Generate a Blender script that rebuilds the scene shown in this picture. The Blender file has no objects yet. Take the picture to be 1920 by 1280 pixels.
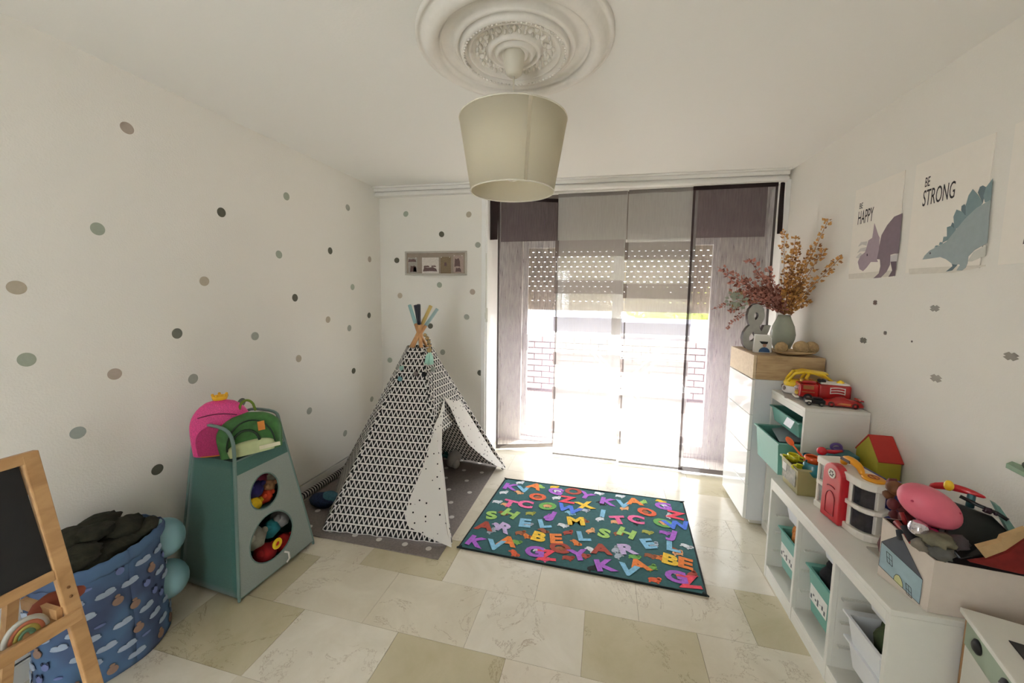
import bpy, math, random
from mathutils import Vector, Matrix, noise
random.seed(7)
C = bpy.context.scene.collection
sc = bpy.context.scene
PI = math.pi

# ---------------------------------------------------------------- camera
YAW, PIT, ROL, FPX, CX, CY, CAMH = -.2393, -.0918, .0133, 719.6, 958.2, 617.0, 1.533
_fw = Vector((math.sin(YAW)*math.cos(PIT), math.cos(YAW)*math.cos(PIT), math.sin(PIT)))
_r0 = Vector((math.cos(YAW), -math.sin(YAW), 0)); _u0 = _r0.cross(_fw)
_rt = _r0*math.cos(ROL)+_u0*math.sin(ROL); _up = -_r0*math.sin(ROL)+_u0*math.cos(ROL)
CAMP = Vector((0, 0, CAMH))
cd = bpy.data.cameras.new('camera'); cam = bpy.data.objects.new('camera', cd); C.objects.link(cam)
cam.matrix_world = Matrix(((_rt.x, _up.x, -_fw.x, 0), (_rt.y, _up.y, -_fw.y, 0), (_rt.z, _up.z, -_fw.z, CAMH), (0, 0, 0, 1)))
cd.sensor_width = 36; cd.lens = FPX/1920*36
cd.shift_x = (960-CX)/1920; cd.shift_y = -(640-CY)/1920
cd.clip_start = .05; cd.clip_end = 100
sc.camera = cam

# ---------------------------------------------------------------- world, sun, exposure
sc.view_settings.view_transform = 'Standard'; sc.view_settings.look = 'None'
sc.view_settings.exposure = 1.45; sc.view_settings.gamma = 1
sc.cycles.use_denoising = True
sc.cycles.max_bounces = 14; sc.cycles.diffuse_bounces = 8; sc.cycles.transparent_max_bounces = 16
sc.cycles.sample_clamp_indirect = 8
w = bpy.data.worlds.new('world'); sc.world = w; w.use_nodes = True
w.node_tree.nodes['Background'].inputs[0].default_value = (.92, .965, 1, 1)
w.node_tree.nodes['Background'].inputs[1].default_value = 7.0
sd = bpy.data.lights.new('sun', 'SUN'); sd.energy = 7; sd.angle = .01; sd.color = (1, .98, .95)
sun = bpy.data.objects.new('sun', sd); C.objects.link(sun); sun.rotation_euler = (math.radians(-18), math.radians(12), 0)
# daylight coming through the balcony doors (sky portal) and fill through an invented gap in the unseen rear wall
pl = bpy.data.lights.new('window_portal', 'AREA'); pl.shape = 'RECTANGLE'; pl.size = 1.9; pl.size_y = 1.4
pl.cycles.is_portal = True
po = bpy.data.objects.new('window_portal', pl); C.objects.link(po); po.location = (.08, 3.97, .7); po.rotation_euler = (math.radians(-90), 0, 0)
# ---------------------------------------------------------------- measured room
WL, WR, CE, YB, YW = -2.16, 1.372, 2.52, 3.40, 3.85

def ray(x, y):
    a = (x-CX)/FPX; b = (y-CY)/FPX
    return _rt*a - _up*b + _fw
def onz(x, y, z=0.): d = ray(x, y); return CAMP + d*((z-CAMH)/d.z)
def onx(x, y, X): d = ray(x, y); return CAMP + d*(X/d.x)
def ony(x, y, Y): d = ray(x, y); return CAMP + d*(Y/d.y)
def onp(x, y, p, n):
    d = ray(x, y); return CAMP + d*((p-CAMP).dot(n)/d.dot(n))

# ---------------------------------------------------------------- materials
MATS = {}
def lin(c): return tuple((x/12.92 if x <= .04045 else ((x+.055)/1.055)**2.4) for x in c[:3]) + (1,)
def mat(name, col, rough=.6, metal=0, noise_amt=.06, noise_scale=30, bump=0, bscale=200, trans=0, sheen=0, ior=1.45, coat=0, alpha=1):
    if name in MATS: return MATS[name]
    m = bpy.data.materials.new(name); m.use_nodes = True; N = m.node_tree.nodes; L = m.node_tree.links
    b = N['Principled BSDF']; c = lin(col)
    tc = N.new('ShaderNodeTexCoord')
    nz = N.new('ShaderNodeTexNoise'); nz.inputs['Scale'].default_value = noise_scale; nz.inputs['Detail'].default_value = 3
    L.new(tc.outputs['Object'], nz.inputs['Vector'])
    rp = N.new('ShaderNodeValToRGB'); rp.color_ramp.elements[0].position = .3; rp.color_ramp.elements[1].position = .7
    rp.color_ramp.elements[0].color = tuple(x*(1-noise_amt) for x in c[:3])+(1,)
    rp.color_ramp.elements[1].color = tuple(min(1, x*(1+noise_amt)) for x in c[:3])+(1,)
    L.new(nz.outputs['Fac'], rp.inputs['Fac']); L.new(rp.outputs['Color'], b.inputs['Base Color'])
    b.inputs['Roughness'].default_value = rough; b.inputs['Metallic'].default_value = metal; b.inputs['IOR'].default_value = ior
    b.inputs['Transmission Weight'].default_value = trans; b.inputs['Coat Weight'].default_value = coat; b.inputs['Alpha'].default_value = alpha
    if sheen: b.inputs['Sheen Weight'].default_value = sheen
    if bump:
        n2 = N.new('ShaderNodeTexNoise'); n2.inputs['Scale'].default_value = bscale; n2.inputs['Detail'].default_value = 4
        L.new(tc.outputs['Object'], n2.inputs['Vector'])
        bp = N.new('ShaderNodeBump'); bp.inputs['Strength'].default_value = bump; bp.inputs['Distance'].default_value = .004
        L.new(n2.outputs['Fac'], bp.inputs['Height']); L.new(bp.outputs['Normal'], b.inputs['Normal'])
    MATS[name] = m; return m

def nodes(name):
    m = bpy.data.materials.new(name); m.use_nodes = True; MATS[name] = m
    return m, m.node_tree.nodes, m.node_tree.links
def math_n(N, L, op, a, b=None, c=None):
    n = N.new('ShaderNodeMath'); n.operation = op
    for i, v in enumerate((a, b, c)):
        if v is None: continue
        if isinstance(v, (int, float)): n.inputs[i].default_value = v
        else: L.new(v, n.inputs[i])
    return n.outputs[0]

def marble(name, c0, c1, vein):
    m, N, L = nodes(name); b = N['Principled BSDF']
    tc = N.new('ShaderNodeTexCoord'); mp = N.new('ShaderNodeMapping'); L.new(tc.outputs['Object'], mp.inputs['Vector'])
    mp.inputs['Location'].default_value = (random.random()*9, random.random()*9, 0)
    n1 = N.new('ShaderNodeTexNoise'); n1.inputs['Scale'].default_value = 3.2; n1.inputs['Detail'].default_value = 8; n1.inputs['Roughness'].default_value = .65; n1.inputs['Distortion'].default_value = .6
    L.new(mp.outputs[0], n1.inputs['Vector'])
    rp = N.new('ShaderNodeValToRGB'); rp.color_ramp.elements[0].position = .32; rp.color_ramp.elements[1].position = .68
    rp.color_ramp.elements[0].color = lin(c0); rp.color_ramp.elements[1].color = lin(c1); L.new(n1.outputs['Fac'], rp.inputs['Fac'])
    n2 = N.new('ShaderNodeTexNoise'); n2.inputs['Scale'].default_value = 2.6; n2.inputs['Detail'].default_value = 10; n2.inputs['Roughness'].default_value = .7; n2.inputs['Distortion'].default_value = 1.6
    L.new(mp.outputs[0], n2.inputs['Vector'])
    v = math_n(N, L, 'ABSOLUTE', math_n(N, L, 'SUBTRACT', n2.outputs['Fac'], .5))
    v = math_n(N, L, 'LESS_THAN', v, .0045)
    n3 = N.new('ShaderNodeTexNoise'); n3.inputs['Scale'].default_value = 2.2; L.new(mp.outputs[0], n3.inputs['Vector'])
    v = math_n(N, L, 'MULTIPLY', v, math_n(N, L, 'GREATER_THAN', n3.outputs['Fac'], .52))
    v = math_n(N, L, 'MULTIPLY', v, .5)
    mx = N.new('ShaderNodeMix'); mx.data_type = 'RGBA'; L.new(v, mx.inputs['Factor']); L.new(rp.outputs['Color'], mx.inputs['A']); mx.inputs['B'].default_value = lin(vein)
    L.new(mx.outputs['Result'], b.inputs['Base Color'])
    b.inputs['Roughness'].default_value = .16; b.inputs['IOR'].default_value = 1.5
    bp = N.new('ShaderNodeBump'); bp.inputs['Strength'].default_value = .05; bp.inputs['Distance'].default_value = .01
    L.new(n1.outputs['Fac'], bp.inputs['Height']); L.new(bp.outputs['Normal'], b.inputs['Normal'])
    return m

def plaster(name, col, strength=.35, scale=120):
    m, N, L = nodes(name); b = N['Principled BSDF']
    b.inputs['Base Color'].default_value = lin(col); b.inputs['Roughness'].default_value = .75
    tc = N.new('ShaderNodeTexCoord')
    n = N.new('ShaderNodeTexNoise'); n.inputs['Scale'].default_value = scale; n.inputs['Detail'].default_value = 3
    L.new(tc.outputs['Object'], n.inputs['Vector'])
    bp = N.new('ShaderNodeBump'); bp.inputs['Strength'].default_value = strength; bp.inputs['Distance'].default_value = .004
    L.new(n.outputs['Fac'], bp.inputs['Height']); L.new(bp.outputs['Normal'], b.inputs['Normal'])
    return m

def wood(name, c0, c1, scale=(1, 14, 14), rough=.5):
    m, N, L = nodes(name); b = N['Principled BSDF']
    tc = N.new('ShaderNodeTexCoord'); mp = N.new('ShaderNodeMapping'); mp.inputs['Scale'].default_value = scale; L.new(tc.outputs['Object'], mp.inputs['Vector'])
    n = N.new('ShaderNodeTexNoise'); n.inputs['Scale'].default_value = 4; n.inputs['Detail'].default_value = 6; n.inputs['Distortion'].default_value = .8; L.new(mp.outputs[0], n.inputs['Vector'])
    rp = N.new('ShaderNodeValToRGB'); rp.color_ramp.elements[0].color = lin(c0); rp.color_ramp.elements[1].color = lin(c1)
    rp.color_ramp.elements[0].position = .35; rp.color_ramp.elements[1].position = .65
    L.new(n.outputs['Fac'], rp.inputs['Fac']); L.new(rp.outputs['Color'], b.inputs['Base Color']); b.inputs['Roughness'].default_value = rough
    return m

def sheer(name, col, alpha, streak=.12, transl=.6, vertical=True):
    m, N, L = nodes(name); out = N['Material Output']; N.remove(N['Principled BSDF'])
    tc = N.new('ShaderNodeTexCoord'); mp = N.new('ShaderNodeMapping')
    mp.inputs['Scale'].default_value = (90, 90, 9) if vertical else (8, 8, 140)
    L.new(tc.outputs['Object'], mp.inputs['Vector'])
    n = N.new('ShaderNodeTexNoise'); n.inputs['Scale'].default_value = 1; n.inputs['Detail'].default_value = 3; L.new(mp.outputs[0], n.inputs['Vector'])
    fac = math_n(N, L, 'ADD', alpha, math_n(N, L, 'MULTIPLY', math_n(N, L, 'SUBTRACT', n.outputs['Fac'], .5), streak*2))
    df = N.new('ShaderNodeBsdfDiffuse'); df.inputs[0].default_value = lin(col)
    tl = N.new('ShaderNodeBsdfTranslucent'); tl.inputs[0].default_value = lin(col)
    tr = N.new('ShaderNodeBsdfTransparent')
    m1 = N.new('ShaderNodeMixShader'); m1.inputs[0].default_value = transl; L.new(df.outputs[0], m1.inputs[1]); L.new(tl.outputs[0], m1.inputs[2])
    m2 = N.new('ShaderNodeMixShader'); L.new(fac, m2.inputs[0]); L.new(tr.outputs[0], m2.inputs[1]); L.new(m1.outputs[0], m2.inputs[2])
    L.new(m2.outputs[0], out.inputs['Surface'])
    return m

def cloth_uv(name, kind):
    """printed tent cotton; the UV map is in metres"""
    m, N, L = nodes(name); out = N['Material Output']; b = N['Principled BSDF']; b.inputs['Roughness'].default_value = .9
    uv = N.new('ShaderNodeUVMap'); sp = N.new('ShaderNodeSeparateXYZ'); L.new(uv.outputs[0], sp.inputs[0])
    white = lin((.90, .885, .86)); black = lin((.13, .12, .12))
    if kind == 'tri':
        px, py = .034, .052
        u = math_n(N, L, 'FRACT', math_n(N, L, 'DIVIDE', sp.outputs[0], px))
        t = math_n(N, L, 'FRACT', math_n(N, L, 'DIVIDE', sp.outputs[1], py))
        tri = math_n(N, L, 'ABSOLUTE', math_n(N, L, 'SUBTRACT', math_n(N, L, 'MULTIPLY', u, 2), 1))
        tri = math_n(N, L, 'ADD', math_n(N, L, 'MULTIPLY', tri, .84), .08)
        dd = math_n(N, L, 'ABSOLUTE', math_n(N, L, 'SUBTRACT', t, tri))
        k = math_n(N, L, 'GREATER_THAN', dd, .205)
        k = math_n(N, L, 'MULTIPLY', k, math_n(N, L, 'GREATER_THAN', t, .09))
        k = math_n(N, L, 'MULTIPLY', k, math_n(N, L, 'LESS_THAN', t, .91))
        # leave gap between the two rows' tips
    else:
        vo = N.new('ShaderNodeTexVoronoi'); vo.inputs['Scale'].default_value = 30; vo.inputs['Randomness'].default_value = .6
        L.new(uv.outputs[0], vo.inputs['Vector'])
        k = math_n(N, L, 'LESS_THAN', vo.outputs['Distance'], .17)
    mx = N.new('ShaderNodeMix'); mx.data_type = 'RGBA'; L.new(k, mx.inputs['Factor']); mx.inputs['A'].default_value = white; mx.inputs['B'].default_value = black
    L.new(mx.outputs['Result'], b.inputs['Base Color'])
    tl = N.new('ShaderNodeBsdfTranslucent'); L.new(mx.outputs['Result'], tl.inputs[0])
    ms = N.new('ShaderNodeMixShader'); ms.inputs[0].default_value = .3
    L.new(b.outputs[0], ms.inputs[1]); L.new(tl.outputs[0], ms.inputs[2]); L.new(ms.outputs[0], out.inputs['Surface'])
    return m

# ---------------------------------------------------------------- mesh builder
class MB:
    def __init__(s, T=None): s.v = []; s.f = []; s.m = []; s.uv = {}; s.T = T; s.sm = []
    def add(s, vs, fs, mi=0, uvs=None, smooth=False):
        o = len(s.v)
        for p in vs:
            p = Vector(p); s.v.append(s.T @ p if s.T else p)
        for k, f in enumerate(fs):
            s.f.append([o+i for i in f]); s.m.append(mi); s.sm.append(smooth)
            if uvs: s.uv[len(s.f)-1] = [uvs[i] for i in f]
        return s
    def box(s, x0, x1, y0, y1, z0, z1, mi=0):
        vs = [(x, y, z) for x in (x0, x1) for y in (y0, y1) for z in (z0, z1)]
        return s.add(vs, [(0, 1, 3, 2), (4, 6, 7, 5), (0, 4, 5, 1), (2, 3, 7, 6), (0, 2, 6, 4), (1, 5, 7, 3)], mi)
    def hexa(s, b, t, mi=0):  # bottom 4 pts, top 4 pts (same winding)
        return s.add(list(b)+list(t), [(3, 2, 1, 0), (4, 5, 6, 7), (0, 1, 5, 4), (1, 2, 6, 5), (2, 3, 7, 6), (3, 0, 4, 7)], mi)
    def tube(s, pts, r, n=10, closed=False, mi=0, cap=True):
        pts = [Vector(p) for p in pts]; k = len(pts); rs = r if isinstance(r, (list, tuple)) else [r]*k
        vs = []; prev = None
        for i, p in enumerate(pts):
            if closed: t = pts[(i+1) % k]-pts[i-1]
            else: t = pts[min(i+1, k-1)]-pts[max(i-1, 0)]
            t.normalize()
            if prev is None:
                a = Vector((0, 0, 1)) if abs(t.z) < .9 else Vector((1, 0, 0)); nrm = t.cross(a).normalized()
            else:
                nrm = prev - t*prev.dot(t)
                nrm = nrm.normalized() if nrm.length > 1e-6 else t.orthogonal().normalized()
            prev = nrm; bn = t.cross(nrm)
            for j in range(n):
                a = 2*PI*j/n; vs.append(p+(nrm*math.cos(a)+bn*math.sin(a))*rs[i])
        fs = []
        for i in range(k if closed else k-1):
            a = i*n; b = ((i+1) % k)*n
            for j in range(n): fs.append((a+j, a+(j+1) % n, b+(j+1) % n, b+j))
        if not closed and cap: fs.append(tuple(range(n))[::-1]); fs.append(tuple(range((k-1)*n, k*n)))
        return s.add(vs, fs, mi, smooth=True)
    def lathe(s, prof, c=(0, 0, 0), n=32, mi=0, smooth=True, sx=1, sy=1, rot=None):
        c = Vector(c); vs = []; k = len(prof)
        for r, z in prof:
            for j in range(n):
                a = 2*PI*j/n; p = Vector((r*sx*math.cos(a), r*sy*math.sin(a), z))
                vs.append(c+(rot @ p if rot else p))
        fs = [(i*n+j, i*n+(j+1) % n, (i+1)*n+(j+1) % n, (i+1)*n+j) for i in range(k-1) for j in range(n)]
        if prof[0][0] > 1e-4: fs.append(tuple(range(n))[::-1])
        if prof[-1][0] > 1e-4: fs.append(tuple(range((k-1)*n, k*n)))
        return s.add(vs, fs, mi, smooth=smooth)
    def open_lathe(s, prof, c=(0, 0, 0), n=32, mi=0):
        c = Vector(c); vs = [c+Vector((r*math.cos(2*PI*j/n), r*math.sin(2*PI*j/n), z)) for r, z in prof for j in range(n)]
        return s.add(vs, [(i*n+j, i*n+(j+1) % n, (i+1)*n+(j+1) % n, (i+1)*n+j) for i in range(len(prof)-1) for j in range(n)], mi, smooth=True)
    def ell(s, c, r, n=16, mi=0, rot=None, lump=0, seed=0, ls=6):
        c = Vector(c); r = (r, r, r) if isinstance(r, (int, float)) else r; vs = []; h = n//2
        for i in range(h+1):
            th = PI*i/h
            for j in range(n):
                a = 2*PI*j/n; d = Vector((math.sin(th)*math.cos(a), math.sin(th)*math.sin(a), math.cos(th)))
                k = 1+lump*noise.noise(d*ls*.3+Vector((seed, seed*.7, 1))) if lump else 1
                p = Vector((d.x*r[0], d.y*r[1], d.z*r[2]))*k
                vs.append(c+(rot @ p if rot else p))
        return s.add(vs, [(i*n+j, (i+1)*n+j, (i+1)*n+(j+1) % n, i*n+(j+1) % n) for i in range(h) for j in range(n)], mi, smooth=True)
    def prism(s, poly, ax_u, ax_v, org, ext, mi=0):
        """2-D polygon in the plane org+u*ax_u+v*ax_v, extruded by the vector ext"""
        U = Vector(ax_u); V = Vector(ax_v); O = Vector(org); E = Vector(ext); k = len(poly)
        a = [O+U*p[0]+V*p[1] for p in poly]
        vs = a+[p+E for p in a]
        return s.add(vs, [tuple(range(k))[::-1], tuple(range(k, 2*k))]+[(i, (i+1) % k, k+(i+1) % k, k+i) for i in range(k)], mi)
    def poly3(s, pts, ext, mi=0):
        E = Vector(ext); k = len(pts); a = [Vector(p) for p in pts]
        return s.add(a+[p+E for p in a], [tuple(range(k))[::-1], tuple(range(k, 2*k))]+[(i, (i+1) % k, k+(i+1) % k, k+i) for i in range(k)], mi)
    def grid(s, fn, nu, nv, mi=0, uvfn=None, closed_u=False):
        vs = []; uvs = []
        for j in range(nv+1):
            for i in range(nu+1):
                vs.append(fn(i/nu, j/nv)); uvs.append(uvfn(i/nu, j/nv) if uvfn else (i/nu, j/nv))
        W = nu+1
        return s.add(vs, [(j*W+i, j*W+i+1, (j+1)*W+i+1, (j+1)*W+i) for j in range(nv) for i in range(nu)], mi, uvs, True)
    def text(s, txt, size, M4, mi=0, ext=.0008, offset=0, align='CENTER'):
        cu = bpy.data.curves.new('t', 'FONT'); cu.body = txt; cu.size = size; cu.extrude = ext; cu.offset = offset
        cu.align_x = align; cu.align_y = 'CENTER' if align == 'CENTER' else 'BOTTOM_BASELINE'; cu.resolution_u = 3
        o = bpy.data.objects.new('t', cu); C.objects.link(o); bpy.context.view_layer.update()
        me = o.evaluated_get(bpy.context.evaluated_depsgraph_get()).to_mesh()
        vs = [M4 @ v.co for v in me.vertices]; fs = [tuple(p.vertices) for p in me.polygons]
        s.add(vs, fs, mi); o.evaluated_get(bpy.context.evaluated_depsgraph_get()).to_mesh_clear()
        bpy.data.objects.remove(o); bpy.data.curves.remove(cu)
        return s
    def build(s, name, mats, parent=None, bevel=0, solid=0, sub=0, smooth=None, seg=2):
        me = bpy.data.meshes.new(name); inv = None
        vs = s.v
        if parent is not None:
            inv = parent.matrix_world.inverted(); 
            pm = parent; chain = Matrix.Identity(4)
            while pm: chain = Matrix.LocRotScale(pm.location, pm.rotation_euler, pm.scale) @ chain; pm = pm.parent
            inv = chain.inverted(); vs = [inv @ v for v in vs]
        me.from_pydata([tuple(v) for v in vs], [], s.f)
        if not isinstance(mats, (list, tuple)): mats = [mats]
        for m in mats: me.materials.append(m)
        me.polygons.foreach_set('material_index', s.m)
        me.polygons.foreach_set('use_smooth', [(x if smooth is None else smooth) for x in s.sm])
        if s.uv:
            ul = me.uv_layers.new(name='UVMap')
            for fi, p in enumerate(me.polygons):
                if fi in s.uv:
                    for li, u in zip(p.loop_indices, s.uv[fi]): ul.data[li].uv = u
        me.validate(); me.update()
        o = bpy.data.objects.new(name, me); C.objects.link(o)
        if parent is not None: o.parent = parent
        if solid:
            md = o.modifiers.new('s', 'SOLIDIFY'); md.thickness = solid; md.offset = 0
        if sub:
            md = o.modifiers.new('u', 'SUBSURF'); md.levels = sub; md.render_levels = sub
        if bevel:
            md = o.modifiers.new('b', 'BEVEL'); md.width = bevel; md.segments = seg; md.limit_method = 'ANGLE'; md.angle_limit = math.radians(40)
        return o

def tag(o, label, cat, group=None, kind=None):
    o['label'] = label; o['category'] = cat
    if group: o['group'] = group
    if kind: o['kind'] = kind
    return o
def thing(name, loc, label, cat, group=None, rz=0):
    o = bpy.data.objects.new(name, None); o.empty_display_size = .05; C.objects.link(o)
    o.location = loc; o.rotation_euler = (0, 0, rz); return tag(o, label, cat, group)
def struct(o): o['kind'] = 'structure'; return o
def copy_tree(o, parent=None):
    c = o.copy(); C.objects.link(c); c.parent = parent
    for ch in list(o.children): copy_tree(ch, c)
    return c
def arc(c, r, a0, a1, n, ax=Vector((1, 0, 0)), ay=Vector((0, 0, 1))):
    return [Vector(c)+ax*(r*math.cos(a0+(a1-a0)*i/n))+ay*(r*math.sin(a0+(a1-a0)*i/n)) for i in range(n+1)]
def RZ(a): return Matrix.Rotation(a, 4, 'Z')

# palette
WALLC = (.905, .894, .866)
m_wall = plaster('wall plaster', WALLC, .3, 130)
m_ceil = plaster('ceiling paint', (.905, .90, .88), .12, 90)
m_white = mat('white lacquer', (.86, .855, .825), .35, noise_amt=.01)
m_gloss = mat('white gloss', (.92, .92, .91), .06, noise_amt=.005)
m_frame = mat('white window frame', (.93, .93, .92), .3, noise_amt=.01)

# ================================================================ SETTING
# floor: marble tiles 50 x 34 cm laid staggered
tone = [marble('marble light', (.81, .78, .71), (.87, .845, .79), (.55, .46, .36)),
        marble('marble cream', (.79, .755, .675), (.85, .82, .75), (.52, .43, .33)),
        marble('marble olive', (.72, .68, .56), (.775, .738, .635), (.45, .37, .26)),
        marble('marble pale', (.82, .78, .71), (.88, .85, .79), (.60, .52, .42)),
        mat('grout', (.55, .50, .42), .8)]
fl = MB(); fl.box(WL-.1, 1.5, -1.6, 3.98, -.03, -.004, 4)
offs = {0: .145, 1: -.044, 2: .207, 3: -.1, 4: .35, 5: .0, 6: .222, 7: -.05}
dark = {(0, -2): 2, (1, -1): 0, (1, -3): 1, (1, 0): 2, (2, -3): 2, (0, -1): 3, (2, 1): 2, (2, -1): 1, (0, -4): 2, (1, -4): 2, (1, -5): 2, (6, 1): 2, (5, 2): 2}
TX, TY = .502, .337
for r in range(-9, 9):
    y0 = 1.107+r*TY; off = offs.get(r, (r*.371) % TX)
    if y0 > 3.94: continue
    for k in range(-6, 5):
        x0 = off+k*TX; x1 = x0+TX
        a, b = max(x0, WL-.05), min(x1, 1.45)
        if b-a < .01: continue
        ti = dark.get((r, k), random.choice([0, 0, 1, 3, 0, 1, 3, 1]))
        fl.box(a+.0007, b-.0007, y0+.0007, min(y0+TY, 3.95)-.0007, -.004, 0, ti)
struct(fl.build('floor', tone))

b = MB(); b.box(WL-.12, 1.5, -1.6, 4.0, CE, CE+.1); struct(b.build('ceiling', m_ceil))
b = MB(); b.box(WL-.12, WL, -1.5, 4.0, -.03, CE); struct(b.build('wall_left', m_wall))
b = MB(); b.box(WR, WR+.12, -1.5, 4.0, -.03, CE); struct(b.build('wall_right', m_wall))
# window wall: solid part on the left, lintel, side piers
b = MB(); b.box(WL-.02, -1.075, YB, 4.0, -.03, CE)
b.box(-1.075, -.83, YW, 4.0, -.03, CE); b.box(.985, WR+.02, YW, 4.0, -.03, CE)
b.box(-.83, .985, YW, 4.0, 2.075, CE); struct(b.build('wall_back', m_wall))
b = MB(); b.box(WL, -1.15, -1.35, -1.25, 0, CE); b.box(-.83, WR, -1.35, -1.25, 0, CE); b.box(-1.15, -.83, -1.35, -1.25, 2.1, CE); struct(b.build('wall_rear', m_wall))  # out-of-view wall; its narrow opening is added and sized to let in fill
b = MB(); b.box(WL, WL+.014, -1.25, YB, 0, .088); b.box(WL, WL+.017, -1.25, YB, .080, .088)
struct(b.build('baseboard_left', m_white, bevel=.003))
b = MB(); b.box(WL, -1.1, YB-.014, YB, 0, .088); struct(b.build('baseboard_back', m_white, bevel=.003))
b = MB(); b.box(WR-.014, WR, -1.25, 3.5, 0, .088); struct(b.build('baseboard_right', m_white, bevel=.003))
# cornice / curtain box along the ceiling above the window
b = MB()
for (dz0, dz1, dy) in ((2.435, 2.462, .0), (2.462, 2.476, .018), (2.476, 2.505, -.008), (2.505, 2.52, -.03)):
    b.hexa([(WL, 3.315+dy, dz0), (1.345, 3.465+dy, dz0), (1.345, 3.52, dz0), (WL, 3.40, dz0)], [(WL, 3.315+dy, dz1), (1.345, 3.465+dy, dz1), (1.345, 3.52, dz1), (WL, 3.40, dz1)])
struct(b.build('trim_1', m_ceil, bevel=.004))
# side casings of the opening
b = MB(); b.box(-1.115, -1.075, YB-.012, YB+.02, 0, 2.43); b.box(-1.08, -1.06, YB, YW, 0, 2.43); struct(b.build('trim_2', m_frame, bevel=.003))
b = MB(); b.box(1.335, WR, 3.50, 3.56, 0, 2.45); b.box(1.352, WR, 3.56, YW, 0, 2.45); struct(b.build('trim_3', m_frame, bevel=.003))
b = MB(); b.box(-1.085, -1.055, 3.395, 3.405, 1.27, 1.40); b.box(-1.078, -1.062, 3.385, 3.395, 1.30, 1.36); b.box(-1.075, -1.065, 3.392, 3.40, 1.40, 1.9)
tag(b.build('shutter_strap_winder', m_white), 'small white strap winder on the left window casing', 'winder')

# sliding balcony doors
YG = 3.90
def sash(name, x0, x1, y, hand):
    b = MB(); f = .05
    b.box(x0, x0+f, y-.02, y+.02, .02, 2.07); b.box(x1-f, x1, y-.02, y+.02, .02, 2.07)
    b.box(x0+f, x1-f, y-.02, y+.02, .02, .11); b.box(x0+f, x1-f, y-.02, y+.02, 2.0, 2.07)
    o = struct(b.build(name, m_frame, bevel=.004))
    g = MB(); g.box(x0+f, x1-f, y-.003, y+.003, .11, 2.0); g.build('glass_pane', m_glass, o)
    h = MB(); h.box(hand-.012, hand+.012, y-.05, y-.02, .95, 1.12); h.build('door_handle', m_frame, o, bevel=.004)
    return o
m, N, L = nodes('window glass'); m_glass = m
N.remove(N['Principled BSDF']); t = N.new('ShaderNodeBsdfTransparent'); g = N.new('ShaderNodeBsdfGlossy'); g.inputs['Roughness'].default_value = 0.01
mx = N.new('ShaderNodeMixShader'); mx.inputs[0].default_value = .04; L.new(t.outputs[0], mx.inputs[1]); L.new(g.outputs[0], mx.inputs[2]); L.new(mx.outputs[0], N['Material Output'].inputs[0])
sash('door_1', -.83, .155, YG+.03, -.78); sash('door_2', .065, .985, YG-.02, .94)
b = MB(); b.box(-.83, .985, YG-.05, YG+.08, 0, .03); struct(b.build('trim_4', m_frame, bevel=.003))

# roller shutter, half down, light through its slots
m_shut = mat('shutter slats', (.86, .83, .76), .5, noise_amt=.02)
b = MB(); ys = 4.003; pitch = .05; z = 2.12; row = 0
while z > 1.385:
    zb = z-pitch
    if row < 1: b.box(-.84, 1.0, ys, ys+.012, zb, z)
    elif 1 <= row <= 11 or row == 13:
        hs = .0045; b.box(-.84, 1.0, ys, ys+.012, zb, z-hs)
        x = -.84+(.02 if row % 2 else .045); st = .062; sw = .019
        x -= st
        while x < 1.0:
            x0 = max(x+sw, -.84); x1 = min(x+st, 1.0)
            if x1 > x0: b.box(x0, x1, ys, ys+.012, z-hs, z)
            x += st
    else: b.box(-.84, 1.0, ys, ys+.012, zb, z)
    z = zb; row += 1
b.box(-.84, 1.0, ys-.003, ys+.018, 1.37, 1.40)
tag(b.build('roller_shutter', m_shut), 'cream slatted roller shutter half lowered outside the balcony doors', 'shutter')

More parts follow.
